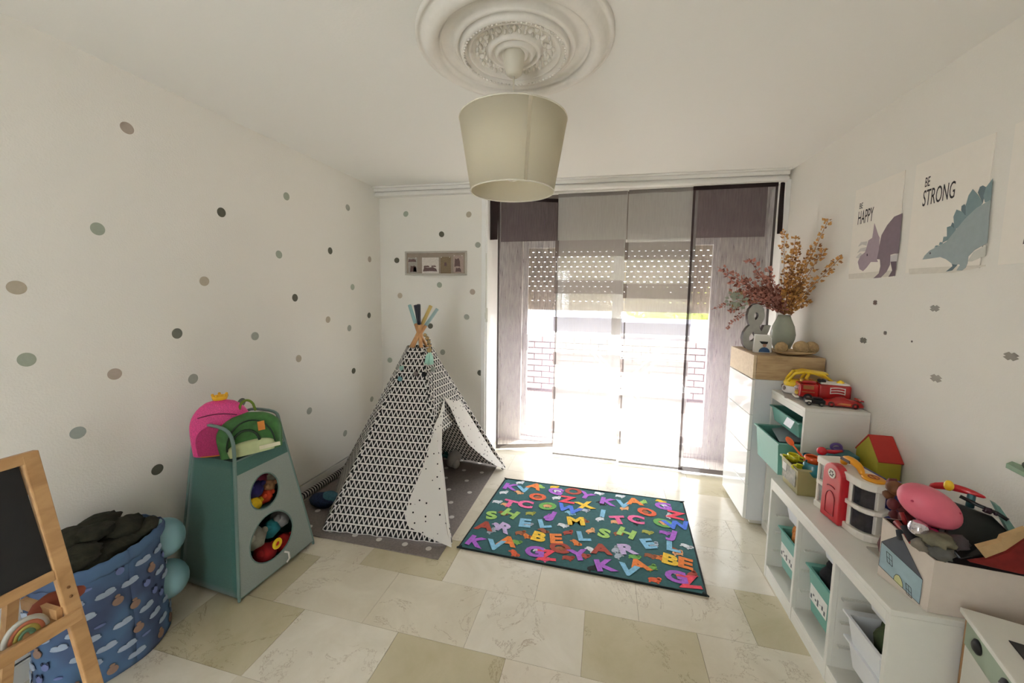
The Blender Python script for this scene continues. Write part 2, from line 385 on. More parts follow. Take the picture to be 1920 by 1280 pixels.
# ---------------------------------------------------------------- curtain panels
gd, gl, gp = (.30, .27, .27), (.62, .60, .56), (.66, .63, .60)
m_dark = sheer('dark sheer', (.50, .45, .48), .52, .30, .72)
m_darkh = sheer('dark hem', (.26, .22, .22), .93, .02, .4)
m_lite = sheer('pale sheer', (.86, .86, .84), .50, .05, .38)
m_band = sheer('pale dense band', (.62, .60, .59), .88, .05, .42)
m_seam = sheer('panel seam', (.52, .48, .46), .80, .03, .5)
CZ = 2.43
def curtain(name, p0, p1, z0, z1, kind, label, wav=.006):
    p0 = Vector((p0[0], p0[1], 0)); p1 = Vector((p1[0], p1[1], 0)); d = (p1-p0); Lw = d.length; u = d.normalized(); nn = Vector((-u.y, u.x, 0))
    root = thing(name, (p0.x, p0.y, z0), label, 'curtain', 'hanging curtains at the balcony doors')
    def pt(s, z): return p0+u*(s*Lw)+nn*(wav*math.sin(s*9+z*2.1)*math.sin(z*1.7))+Vector((0, 0, z))
    b = MB()
    if kind == 'dark':
        nz = 24
        for j in range(nz):
            za = z0+.035+(z1-z0-.035)*j/nz; zb = z0+.035+(z1-z0-.035)*(j+1)/nz
            b.grid(lambda s, t: pt(.03+.94*s, za+(zb-za)*t), 12, 1, 0)
        b.build('sheer_fabric', [m_dark], root)
        h = MB(); h.grid(lambda s, t: pt(s, z0+.04*t), 12, 1); h.build('hem', [m_darkh], root)
        for s0, s1 in ((0, .03), (.97, 1)):
            e = MB(); e.grid(lambda s, t: pt(s0+(s1-s0)*s, z0+.035+(z1-z0-.035)*t), 1, 24); e.build('side_hem', [m_darkh], root)
    else:
        bands = [(.55, .668), (.882, .998), (1.181, 1.327), (1.543, 1.664), (1.877, 2.02), (.22, .34)]
        if kind == 'liteB': bands = [(a-.035, c-.03) for a, c in bands]
        zs = sorted({z0, z1}.union({v for ab in bands for v in ab}))
        for a, c in zip(zs[:-1], zs[1:]):
            isb = any(abs(a-q[0]) < 1e-6 for q in bands)
            n = max(1, int((c-a)/.06))
            b.grid(lambda s, t: pt(s, a+(c-a)*t), 12, n, 1 if isb else 0)
        b.build('sheer_fabric', [m_lite, m_band], root)
        h = MB(); h.box(0, Lw, -.004, .004, -.002, .022)
        h.T = None; h2 = MB(Matrix.Translation(Vector((p0.x, p0.y, z0))) @ RZ(math.atan2(u.y, u.x))); h2.box(0, Lw, -.004, .004, -.002, .016); h2.build('bottom_bar', m_band, root)
        e = MB(); e.grid(lambda s, t: pt(.985+.03*s, z0+(z1-z0)*t), 1, 30)
        for a, c in bands: pass
        e.build('side_hem', [m_lite], root)
        for a, c in bands:
            e = MB(); e.grid(lambda s, t: pt(-.03+.055*s, a+(c-a)*t)-nn*.004, 1, 2); e.build('selvedge_tab', [m_seam], root)
    hd = MB(Matrix.Translation(Vector((p0.x, p0.y, 0))) @ RZ(math.atan2(u.y, u.x))); hd.box(0, Lw, -.006, .006, z1-.03, z1); hd.build('header_batten', m_darkh if kind == 'dark' else m_band, root)
    return root
curtain('sheer_curtain', (-1.0, 3.53), (-.452, 3.72), .012, CZ, 'dark', 'dark grey sheer curtain panel beside the left window casing, swung outwards at an angle')
curtain('sheer_curtain', (-.442, 3.545), (.150, 3.545), .014, CZ, 'liteA', 'pale banded sheer curtain panel next to the left dark one, behind the hanging lamp')
curtain('sheer_curtain', (.165, 3.525), (.705, 3.525), .012, CZ, 'liteB', 'pale banded sheer curtain panel next to the right dark one')
curtain('sheer_curtain', (.672, 3.505), (1.285, 3.505), .01, CZ, 'dark', 'dark grey sheer curtain panel behind the dried flowers and the tall dresser')
b = MB(); b.box(-1.07, 1.34, 3.485, 3.56, CZ, CZ+.018); tag(b.build('curtain_rail', m_white), 'white multi-track curtain rail above the sheer panels', 'curtain rail')
# opaque upper linings (shutter box behind the curtains)
b = MB(); b.box(-1.055, 1.33, YW-.012, YW-.002, 2.06, CE-.01); struct(b.build('trim_5', mat('shutter box', (.50, .46, .44), .7)))
# short dark valances at each side
for nm, x0, x1, lab in (('valance', -1.072, -.985, 'short dark grey valance piece at the top left of the balcony doors'), ('valance', 1.290, 1.322, 'short dark grey valance piece at the top right corner by the wall')):
    b = MB(); b.grid(lambda s, t: (x0+(x1-x0)*s, 3.475+.008*math.sin(s*5+t*3), 2.03+.39*t), 4, 6)
    tag(b.build(nm, [m_darkh], solid=.002), lab, 'valance')

# ================================================================ BALCONY
m_terr = mat('terrace tile', (.60, .54, .50), .6, noise_scale=4)
b = MB(); b.box(-6, 7, 4.0, 6.1, -.13, -.03); struct(b.build('floor_balcony', m_terr))
m_brick = mat('lattice brick', (.60, .52, .50), .8, noise_scale=8); m_mort = mat('parapet mortar', (.30, .24, .22), .8)
b = MB(); y0 = 6.0
b.box(-6, 7, y0+.1, y0+.16, -.03, .86, 1)
for r in range(9):
    for k in range(46):
        x = -5.2+k*.25+(.125 if r % 2 else 0); zz = .02+r*.095
        if -3.2 < x < 4.2: b.box(x+.008, x+.242, y0, y0+.11, zz+.008, zz+.085, 0)
root = thing('balcony_parapet', (0, 6.05, -.03), 'pinkish brick parapet with metal handrail across the balcony', 'parapet')
b.build('brick_wall', [m_brick, m_mort], root)
b = MB(); b.tube([(-5, 6.03, .93), (6.5, 6.03, .93)], .025); 
for x in range(-4, 7): b.tube([(x*.9, 6.03, .86), (x*.9, 6.03, .93)], .012)
b.build('handrail', m_frame, root)
b = MB(); b.box(-3.2, -.75, 4.3, 6.0, -.03, 1.2)
b = MB()
random.seed(3)
for i in range(900):
    x = random.uniform(.55, 4.6); zc = random.uniform(1.0, 1.75); yy = random.uniform(9.6, 10.2)
    c = Vector((x, yy, zc)); a = random.uniform(0, 2*PI); s_ = random.uniform(.05, .09)
    d1 = Vector((math.cos(a), random.uniform(-.4, .4), math.sin(a)))*s_; d2 = Vector((-math.sin(a), random.uniform(-.4, .4), math.cos(a)))*s_*.6
    b.add([c-d1, c+d2, c+d1, c-d2], [(0, 1, 2, 3)], random.choice([0, 0, 1]))
b.ell((2.6, 10.0, -.2), (2.1, .35, 1.8), 20, 1, lump=.15)
tag(b.build('hedge', [mat('hedge leaf light', (.70, .70, .30), .7), mat('hedge leaf', (.52, .56, .24), .7)]), 'sunlit yellow green hedge beyond the balcony on the right', 'hedge')
b = MB(); b.box(-9, 10, 8.9, 9.2, -2, 1.02); struct(b.build('wall_garden', mat('garden wall', (.50, .50, .54), .8)))
b = MB(); b.box(-9, 10, 6.4, 12, -2.1, -2); struct(b.build('ground', mat('street', (.75, .73, .70), .9)))
root = thing('neighbour_building', (-2, 12, -2), 'bleached white building seen beyond the balcony on the left', 'building')
b = MB(); b.box(-7, 1.2, 11, 14, -2, 1.75); b.build('wall', mat('neighbour facade', (.93, .90, .87), .8), root)
for k in range(5):
    b = MB(); b.box(-6.2+k*1.5, -5.4+k*1.5, 10.97, 11.0, .6, 1.4); b.build('window', mat('neighbour glass', (.6, .63, .66), .3), root)
# clothes airer
root = thing('clothes_airer', (.3, 4.95, -.03), 'white folding clothes airer with crossed legs standing on the balcony', 'clothes airer')
b = MB()
for y in (4.8, 5.2):
    b.tube([(-.12, y, -.02), (.66, y, .80)], .011); b.tube([(.66, y, -.02), (-.12, y, .80)], .011)
    b.tube([(-.45, y, .40), (-.12, y, .42), (.66, y, .42), (1.0, y, .40)], .011)
for x in (-.12, .66): b.tube([(x, 4.8, .80), (x, 5.2, .80)], .011)
b.build('frame', m_frame, root)
b = MB()
for i in range(8): b.tube([(-.45, 4.8+i*.057, .41), (1.0, 4.8+i*.057, .41)], .005, 6)
b.build('wire_rods', m_frame, root)
b = MB(); b.box(-.44, -.22, 5.02, 5.22, .425, .57); b.box(-.42, -.24, 5.01, 5.02, .45, .55)
tag(b.build('peg_basket', mat('green plastic', (.30, .72, .52), .5), bevel=.01), 'green peg basket on the balcony, seen through the left pale curtain', 'basket')
root = thing('garden_side_table', (1.04, 4.42, -.03), 'small round white metal table on the balcony behind the right dark curtain', 'table')
b = MB(); b.lathe([(.15, .24), (.155, .245), (.155, .255), (.15, .26)], (1.04, 4.42, -.03), 28); b.build('table_top', m_frame, root)
for k in range(3):
    a = k*2*PI/3; b = MB(); b.tube([(1.04+.13*math.cos(a), 4.42+.13*math.sin(a), .21), (1.04+.15*math.cos(a), 4.42+.15*math.sin(a), -.03)], .008); b.build('leg', m_frame, root)

# ================================================================ CEILING ROSE + LAMP
LX, LY = -.383, 1.56
m_plast = mat('plaster rose', (.895, .88, .85), .6, noise_amt=.02, bump=.25, bscale=60)
RY = 1.572
root = thing('ceiling_rose', (LX, RY, CE), 'large round white plaster ceiling rose with moulded rings around the lamp canopy', 'ceiling rose')
b = MB()
prof = [(.384, 0), (.384, -.012), (.374, -.014), (.370, -.010), (.362, -.012), (.352, -.026), (.336, -.036), (.318, -.037), (.304, -.030), (.298, -.018), (.294, -.022), (.290, -.016), (.286, -.010), (.262, -.008), (.244, -.008), (.240, -.022), (.230, -.028), (.222, -.024), (.218, -.018), (.214, -.034), (.206, -.039), (.197, -.037), (.190, -.026), (.186, -.024), (.182, -.032), (.174, -.032), (.168, -.020), (.160, -.017), (.108, -.017), (.104, -.030), (.098, -.034), (.090, -.032), (.086, -.022), (.080, -.024), (.074, -.036), (.067, -.040), (.060, -.034), (.056, -.026), (.050, -.036), (.042, -.038), (.0, -.038)]
b.open_lathe([(r, z*1.35) for r, z in prof], (LX, RY, CE), 96); b.build('moulded_rings', m_plast, root)
b = MB()
for k in range(72):
    a = 2*PI*k/72; b.ell((LX+.200*math.cos(a), RY+.200*math.sin(a), CE-.053), (.0055, .0045, .004), 8)
b.build('beading', m_plast, root)
b = MB(); random.seed(5)
for k in range(14):
    a = 2*PI*k/14
    for (dr, da, rr) in ((.0, 0, .014), (.016, .13, .009), (-.016, .15, .008), (.012, -.15, .008), (-.013, -.12, .009)):
        r = .136+dr; aa = a+da
        b.ell((LX+r*math.cos(aa), RY+r*math.sin(aa), CE-.029), (rr, rr*.5, .011), 8, rot=Matrix.Rotation(aa+random.uniform(-1, 1)*1.2, 3, 'Z'))
b.build('leaf_ornament', m_plast, root)

root = thing('pendant_lamp', (LX, LY, CE-.04), 'cream fabric drum pendant lamp hanging from the ceiling rose on a white cord', 'lamp')
m_can = mat('lamp canopy', (.84, .82, .76), .5, noise_amt=.01)
b = MB(); b.lathe([(.0, -.0), (.041, -.0), (.043, -.012), (.039, -.055), (.032, -.088), (.020, -.098), (.0, -.100)][::-1], (LX, LY, 2.489), 32); b.build('canopy', m_can, root)
b = MB(); b.tube([(LX, LY, 2.40), (LX, LY, 2.10)], .0028, 8); b.build('cord', m_can, root)
m, N, L = nodes('lamp fabric'); m_shade = m; bs = N['Principled BSDF']; bs.inputs['Base Color'].default_value = lin((.89, .87, .81)); bs.inputs['Roughness'].default_value = .85
tl = N.new('ShaderNodeBsdfTranslucent'); tl.inputs[0].default_value = lin((.93, .91, .84)); ms = N.new('ShaderNodeMixShader'); ms.inputs[0].default_value = .55
L.new(bs.outputs[0], ms.inputs[1]); L.new(tl.outputs[0], ms.inputs[2]); L.new(ms.outputs[0], N['Material Output'].inputs[0])
ZT, ZB, RT, RB = 2.222, 1.946, .214, .168
b = MB(); b.open_lathe([(RT, ZT), (RT-(RT-RB)*.5, (ZT+ZB)/2), (RB, ZB)], (LX, LY, 0), 72); sh = b.build('lamp_shade', m_shade, root, solid=.002)
for rr, zz in ((RT, ZT), (RB, ZB)):
    b = MB(); b.tube([(LX+rr*math.cos(2*PI*k/72), LY+rr*math.sin(2*PI*k/72), zz) for k in range(72)], .003, 6, True); b.build('rim_band', mat('lamp rim', (.88, .86, .80), .6), sh)
b = MB(); a0 = math.radians(-62)
b.add([(LX+(r+.0015)*math.cos(a), LY+(r+.0015)*math.sin(a), z) for r, z in ((RT, ZT), (RB, ZB)) for a in (a0, a0+.035, a0+.07)], [(0, 1, 4, 3), (1, 2, 5, 4)])
b.build('seam', mat('lamp seam', (.74, .70, .61), .8), sh)
b = MB()
for k in range(3):
    a = k*2*PI/3+.4; b.tube([(LX+.02*math.cos(a), LY+.02*math.sin(a), 2.11), (LX+.16*math.cos(a), LY+.16*math.sin(a), 2.13), (LX+RT*math.cos(a), LY+RT*math.sin(a), ZT-.003)], .0022, 6)
b.tube([(LX+.022*math.cos(2*PI*k/20), LY+.022*math.sin(2*PI*k/20), 2.11) for k in range(20)], .003, 6, True); b.build('shade_carrier', m_can, root)
b = MB(); b.lathe([(.0, 1.985), (.021, 1.993), (.030, 2.02), (.026, 2.045), (.015, 2.068), (.014, 2.072)], (LX, LY, 0), 20); b.build('light_bulb', mat('frosted bulb', (.93, .92, .86), .3), root)
b = MB(); b.lathe([(.0, 2.072), (.018, 2.072), (.02, 2.08), (.02, 2.11), (.012, 2.13), (0, 2.13)], (LX, LY, 0), 20); b.build('lamp_holder', m_can, root)

# ================================================================ WALL DOT STICKERS
DC = {'sage': (.63, .66, .60), 'dark': (.36, .36, .31), 'taupe': (.70, .66, .59), 'mauve': (.68, .63, .58), 'grey': (.64, .65, .61), 'darkgrey': (.44, .45, .41), 'blue': (.62, .65, .63)}
LW = 'left-wall dot sticker'; BW = 'back-wall dot sticker'
dots = [  # x, y, colour, wall, label
 (238, 240, 'mauve', 'L', 'mauve '+LW+', highest of all near the ceiling'),
 (183, 429, 'sage', 'L', 'large pale sage '+LW+', below and left of the mauve one near the ceiling'),
 (415, 398, 'dark', 'L', 'dark olive '+LW+', high up, first dark one below the ceiling'),
 (537, 368, 'sage', 'L', 'small pale green '+LW+', right of the high dark olive one'),
 (652, 389, 'grey', 'L', 'small grey '+LW+', highest one next to the far corner'),
 (31, 539, 'taupe', 'L', 'large beige '+LW+', at the photo edge above the large pale green one'),
 (523, 477, 'sage', 'L', 'pale green '+LW+', second one down below the small pale green one'),
 (619, 470, 'dark', 'L', 'small dark '+LW+', highest dark one near the far corner'),
 (383, 527, 'taupe', 'L', 'beige '+LW+', in the middle below the high dark olive one'),
 (553, 558, 'dark', 'L', 'dark '+LW+', above and right of the white-rimmed grey one'),
 (332, 625, 'darkgrey', 'L', 'dark grey '+LW+', above the pink backpack, left of the white-rimmed one'),
 (693, 486, 'mauve', 'L', 'small taupe '+LW+', hard against the far corner at photo-frame height'),
 (661, 538, 'sage', 'L', 'small pale green '+LW+', near the far corner below the taupe one'),
 (692, 591, 'dark', 'L', 'small dark '+LW+', hard against the far corner, level with the tent pole tips'),
 (615, 599, 'taupe', 'L', 'small beige '+LW+', left of the grey green one beside the tent poles'),
 (478, 630, 'grey', 'L', 'light grey '+LW+' with a thin white rim'),
 (50, 674, 'sage', 'L', 'large pale green '+LW+', at the photo edge below the beige one'),
 (655, 615, 'grey', 'L', 'small grey green '+LW+', left of the dark one at the corner'),
 (215, 701, 'mauve', 'L', 'large mauve '+LW+', above the chalkboard and left of the backpacks'),
 (362, 710, 'grey', 'L', 'grey green '+LW+', directly above the pink backpack'),
 (560, 672, 'taupe', 'L', 'small beige '+LW+', below and right of the white-rimmed one'),
 (663, 695, 'dark', 'L', 'dark '+LW+', left of the upper part of the tent'),
 (146, 811, 'blue', 'L', 'large blue grey '+LW+', just above the chalkboard easel'),
 (453, 754, 'darkgrey', 'L', 'dark '+LW+', touching the right top of the pink backpack'),
 (580, 770, 'grey', 'L', 'grey '+LW+', right of the storage tower handles'),
 (295, 880, 'dark', 'L', 'dark '+LW+', lowest one, between the laundry bin and the storage tower'),
 (424, 741, 'mauve', 'L', 'small brown '+LW+', peeping out above the yellow crown of the backpack'),
 (647, 812, 'grey', 'L', 'small grey '+LW+', low beside the left edge of the tent'),
 (697, 748, 'grey', 'L', 'small grey '+LW+', at the corner beside the slope of the tent'),
 (761, 401, 'sage', 'B', 'sage '+BW+', top left above the photo frame'),
 (879, 402, 'taupe', 'B', 'beige '+BW+', top right beside the lamp shade'),
 (828, 439, 'dark', 'B', 'dark '+BW+', just above the photo frame'),
 (896, 459, 'grey', 'B', 'grey '+BW+', right of the photo frame top'),
 (744, 488, 'dark', 'B', 'dark '+BW+', touching the left side of the photo frame'),
 (824, 534, 'sage', 'B', 'sage '+BW+', just under the photo frame'),
 (750, 554, 'taupe', 'B', 'taupe '+BW+', below left of the photo frame'),
 (886, 547, 'mauve', 'B', 'taupe '+BW+', below right of the photo frame near the casing'),
 (875, 594, 'grey', 'B', 'grey green '+BW+', right of the tent pole tips'),
 (807, 611, 'dark', 'B', 'dark '+BW+', half hidden behind the crossing tent poles'),
 (830, 660, 'grey', 'B', 'grey '+BW+', right of the mint tassel'),
 (731, 675, 'sage', 'B', 'sage '+BW+', left of the top of the tent fabric'),
 (900, 699, 'dark', 'B', 'dark '+BW+', lowest one beside the window casing'),
]
for i, (px, py, c, wl, lab) in enumerate(dots):
    b = MB()
    if wl == 'L':
        p = onx(px, py, WL); n = Vector((1, 0, 0)); u = Vector((0, 1, 0))
    else:
        p = ony(px, py, YB); n = Vector((0, -1, 0)); u = Vector((1, 0, 0))
    if wl == 'L' and p.y > YB-.03: p.y = YB-.03
    r = .0265 if i not in (26,) else .014
    ph = random.uniform(0, 6); k = 28
    ring = [p+n*.0003+(u*math.cos(2*PI*j/k)+Vector((0, 0, 1))*math.sin(2*PI*j/k))*r*(1+.03*math.sin(2*2*PI*j/k+ph)) for j in range(k)]
    b.poly3(ring, n*.0006, 0)
    if px == 478:
        b = MB(); ring2 = [p+n*.0003+(q-p-n*.0003)*1.14 for q in ring]; b.poly3(ring2, n*.0004, 1); b.poly3([q+n*.0005 for q in ring], n*.0003, 0)
    o = b.build('wall_dot_sticker', [mat('dot '+c, DC[c], .7, noise_amt=.04, noise_scale=60), m_white])
    tag(o, lab, 'sticker', 'dot stickers on the walls')

# peeled sticker marks on the right wall
marks = [(1641, 567, 5, (.40, .34, .32), 'star-shaped brown sticker scrap on the right wall, highest under the posters'),
 (1619, 638, 6, (.45, .45, .42), 'grey flower-shaped sticker scrap on the right wall, nearest the dried flowers'),
 (1660, 624, 4, (.50, .48, .45), 'tiny grey triangular sticker scrap on the right wall'),
 (1710, 640, 2, (.40, .38, .36), 'tiny dark speck of sticker on the right wall'),
 (1753, 578, 6, (.60, .59, .56), 'pale grey sticker scrap on the right wall below the larger poster'),
 (1896, 668, 7, (.60, .58, .54), 'faint grey curved scrap at the right edge of the wall'),
 (1755, 709, 7, (.62, .60, .57), 'faint grey curl-shaped scrap, lowest on the right wall')]
for px, py, s_, c, lab in marks:
    p = onx(px, py, WR); b = MB(); k = 12; dd = (p-CAMP).length/720*s_
    b.poly3([p+Vector((-.0004, math.cos(2*PI*j/k)*dd*(1.5 if s_ > 5 else 1)*(.55+.45*(j % 2)), math.sin(2*PI*j/k)*dd*.8*(.55+.45*((j+1) % 2)))) for j in range(k)], (-.0005, 0, 0))
    tag(b.build('sticker_scrap', mat('scrap%d' % (px), c, .8)), lab, 'sticker')

# ================================================================ POSTERS
m_paper = mat('poster paper', (.93, .91, .875), .7, noise_amt=.01)
def P3(pts): return [onx(1560+x/3.764, 220+y/3.764, WR-.004) for x, y in pts]
def poster(y0, y1, z0, z1, label):
    root = thing('wall_poster', (WR, (y0+y1)/2, z0), label, 'poster', 'dinosaur posters on the right wall')
    b = MB(); b.box(WR-.004, WR-.0005, y0, y1, z0, z1); b.build('paper_sheet', m_paper, root)
    return root
def shapes(root, name, layers):
    b = MB(); ms = []
    for i, (pts, col, lift) in enumerate(layers):
        mm = mat('print %s %.2f %.2f' % (name, col[0], col[2]), col, .8, noise_amt=.04, noise_scale=40)
        if mm not in ms: ms.append(mm)
        b.poly3([p+Vector((-.0002*lift, 0, 0)) for p in P3(pts)], (-.0003, 0, 0), ms.index(mm))
    return b.build(name, ms, root)
def wall_text(root, txt, px, py, px2, py2, hpx, name='lettering'):
    a = onx(px, py, WR-.0045); c = onx(px2, py2, WR-.0045); top = onx(px, py-hpx, WR-.0045); h = top.z-a.z
    b = MB(); b.text(txt, 1, Matrix.Identity(4), ext=.0003, offset=.0, align='LEFT')
    xs = [v.x for v in b.v]; zs = [v.y for v in b.v]; W0 = max(xs)-min(xs); H0 = max(zs)-min(zs); x0 = min(xs); y0_ = min(zs)
    wd = abs(a.y-c.y)
    b.v = [Vector((WR-.0046-v.z*.5, a.y-(v.x-x0)/W0*wd, a.z+(v.y-y0_)/H0*h)) for v in b.v]
    b.build(name, mat('poster ink', (.22, .20, .21), .8), root)
r1 = poster(2.285, 2.655, 1.64, 2.145, 'white poster with lilac triceratops and the words BE HAPPY, farther along the wall')
shapes(r1, 'ground_print', [([(118, 1105), (340, 1085), (455, 1078), (452, 1118), (300, 1132), (118, 1140)], (.85, .83, .79), 0)])
shapes(r1, 'triceratops_print', [
 ([(497, 676), (440, 700), (390, 760), (350, 830), (335, 900), (325, 960), (318, 1000), (338, 1002), (342, 1050), (330, 1100), (292, 1135), (345, 1130), (385, 1090), (410, 1040), (413, 970), (440, 962), (470, 960)], (.52, .46, .50), 1),
 ([(412, 1015), (425, 1080), (398, 1125), (447, 1118), (456, 1015)], (.42, .37, .41), 1),
 ([(413, 975), (465, 962), (460, 1015), (413, 1018)], (.80, .79, .80), 2),
 ([(338, 850), (332, 930), (318, 1000), (325, 1020), (275, 1020), (245, 1060), (220, 1085), (195, 1070), (183, 1020), (200, 980), (235, 950), (250, 900), (258, 868), (285, 850), (293, 800), (300, 745), (315, 790), (328, 830)], (.66, .60, .64), 3),
 ([(185, 912), (205, 880), (250, 874), (246, 905), (215, 897)], (.80, .79, .77), 2),
 ([(178, 958), (200, 925), (242, 915), (236, 945), (205, 945)], (.80, .79, .77), 2),
 ([(168, 990), (200, 955), (215, 965), (190, 995)], (.80, .79, .77), 2),
 ([(246, 965), (252, 960), (254, 975), (248, 980)], (.25, .22, .25), 5)])
wall_text(r1, 'HAPPY', 1608.0, 421.5, 1636.5, 413, 24); wall_text(r1, 'BE', 1611.5, 392, 1617.5, 390, 10)
r2 = poster(1.845, 2.215, 1.655, 2.145, 'white poster with blue stegosaurus and the words BE STRONG, nearer the camera')
shapes(r2, 'ground_print', [([(542, 1068), (700, 1058), (1085, 1040), (1082, 1050), (860, 1095), (545, 1108)], (.85, .83, .79), 0)])
sp = (.50, .585, .60); spd = (.40, .47, .50)
shapes(r2, 'stegosaurus_print', [
 ([(1065, 605), (1030, 530), (1045, 490), (1065, 480), (1095, 495), (1075, 560)], spd, 1),
 ([(912, 655), (915, 625), (935, 612), (952, 635), (955, 695), (930, 690)], spd, 1),
 ([(838, 770), (850, 740), (862, 750), (865, 790)], spd, 1),
 ([(945, 705), (945, 620), (965, 550), (995, 505), (1035, 550), (1066, 605), (1010, 670)], sp, 2),
 ([(1080, 600), (1070, 555), (1090, 490), (1137, 430), (1130, 500), (1122, 590)], sp, 2),
 ([(865, 795), (858, 700), (880, 650), (920, 665), (952, 705), (910, 760)], sp, 2),
 ([(812, 860), (812, 775), (840, 765), (882, 795), (850, 850)], sp, 2),
 ([(780, 885), (788, 842), (812, 840), (826, 862)], sp, 2), ([(755, 900), (762, 880), (780, 880), (785, 895)], sp, 2), ([(722, 918), (735, 903), (752, 903), (755, 912)], sp, 2),
 ([(955, 1018), (990, 1015), (1060, 985), (1087, 975), (1088, 900), (1000, 950)], (.80, .80, .77), 2),
 ([(640, 1003), (655, 975), (690, 940), (750, 908), (810, 875), (870, 800), (940, 715), (1020, 640), (1121, 580), (1112, 700), (1098, 885), (1010, 935), (965, 980), (958, 1030), (945, 1060), (920, 1080), (880, 1080), (905, 1040), (890, 1035), (850, 1080), (805, 1088), (852, 1050), (845, 1030), (805, 1000), (765, 985), (700, 995)], (.62, .67, .68), 3),
 ([(690, 955), (698, 950), (700, 962), (692, 966)], (.25, .25, .28), 5), ([(805, 1088), (852, 1050), (850, 1036), (888, 1040), (850, 1080)], spd, 5)])
wall_text(r2, 'STRONG', 1729, 387.5, 1789, 370, 29); wall_text(r2, 'BE', 1734, 351, 1743, 349, 17)
r3 = poster(1.41, 1.775, 1.66, 2.145, 'edge of a white poster at the far right of the photo')
shapes(r3, 'tail_print', [([(1348, 893), (1358, 850), (1420, 800), (1420, 893)], (.35, .31, .30), 2)])

# ================================================================ PHOTO FRAME on back wall
cx0, cx1, cz0, cz1 = ony(761, 490, YB).x, ony(876, 490, YB).x, ony(820, 516, YB).z, ony(820, 471, YB).z
root = thing('photo_frame', ((cx0+cx1)/2, YB, cz0), 'wide silver grey frame with four small pinned photos on the back wall', 'picture frame')
m_fr = mat('silver grey frame', (.72, .70, .66), .45, noise_amt=.02)
b = MB(); f = .016
b.box(cx0, cx1, YB-.022, YB-.001, cz0, cz0+f); b.box(cx0, cx1, YB-.022, YB-.001, cz1-f, cz1); b.box(cx0, cx0+f, YB-.022, YB-.001, cz0+f, cz1-f); b.box(cx1-f, cx1, YB-.022, YB-.001, cz0+f, cz1-f)
b.build('frame_border', m_fr, root, bevel=.003)
b = MB(); b.box(cx0+f, cx1-f, YB-.010, YB-.002, cz0+f, cz1-f); b.build('backboard', mat('taupe board', (.60, .55, .50), .8), root)
W_, H_ = cx1-cx0, cz1-cz0
random.seed(11)
for (u0, u1, v0, v1, base, spots) in ((.05, .20, .10, .74, (.62, .60, .57), [(.2, .05, .7, .45), (.55, .05, .4, .4), (.0, .72, .9, .2)]), (.28, .555, .08, .74, (.82, .79, .76), [(.05, .12, .85, .28), (.1, .38, .35, .12), (.55, .4, .3, .1)]), (.585, .75, .06, .76, (.50, .43, .33), [(.35, .45, .25, .25)]), (.79, .945, .10, .82, (.66, .58, .54), [(.1, .35, .6, .5), (.2, .05, .6, .25)])):
    b = MB(); x0 = cx0+u0*W_; x1 = cx0+u1*W_; z0 = cz0+v0*H_; z1 = cz0+v1*H_
    b.box(x0, x1, YB-.0125, YB-.0105, z0, z1, 0)
    for (a, c, dw, dh) in spots:
        q = [(x0+(x1-x0)*(a+dw*uu), YB-.0127, z0+(z1-z0)*(c+dh*vv)) for uu, vv in ((0, 0), (.5, .08), (1, 0), (.95, .6), (.7, 1), (.4, .85), (.1, .95))]
        b.poly3(q, (0, -.0003, 0), 1)
    ph = b.build('pinned_photo', [mat('photo base %.2f' % base[0], base, .5, noise_amt=.12, noise_scale=120), mat('photo print dark %.2f' % base[0], (.40, .31, .30), .5, noise_amt=.3, noise_scale=150)], root)
    for px_ in (x0+.01, x1-.01):
        pb = MB(); pb.ell((px_, YB-.018, z1-.004), .0045, 8); pb.build('pin', m_white, ph)

# ================================================================ RUGS
grx0, grx1, gry0, gry1 = -2.09, -.885, 1.925, 3.34
m_grey = mat('grey low pile', (.50, .465, .445), .95, noise_amt=.14, noise_scale=90, bump=.6, bscale=500)
root = thing('grey_dotted_rug', ((grx0+grx1)/2, (gry0+gry1)/2, 0), 'taupe grey rug with small white dots under the play tent', 'rug')
b = MB(); b.box(grx0, grx1, gry0, gry1, .0005, .007); b.build('pile', m_grey, root, bevel=.002)
b = MB(); random.seed(21); i = 0
for ix in range(7):
    for iy in range(8):
        x = grx0+.1+ix*.17+(.085 if iy % 2 else 0); y = gry0+.07+iy*.17
        if x < grx1-.03: b.lathe([(.018, .0068), (.018, .0078), (0, .0080)], (x+random.uniform(-.01, .01), y, 0), 16, smooth=False)
b.build('dot_print', mat('rug dots', (.80, .78, .75), .95), root)

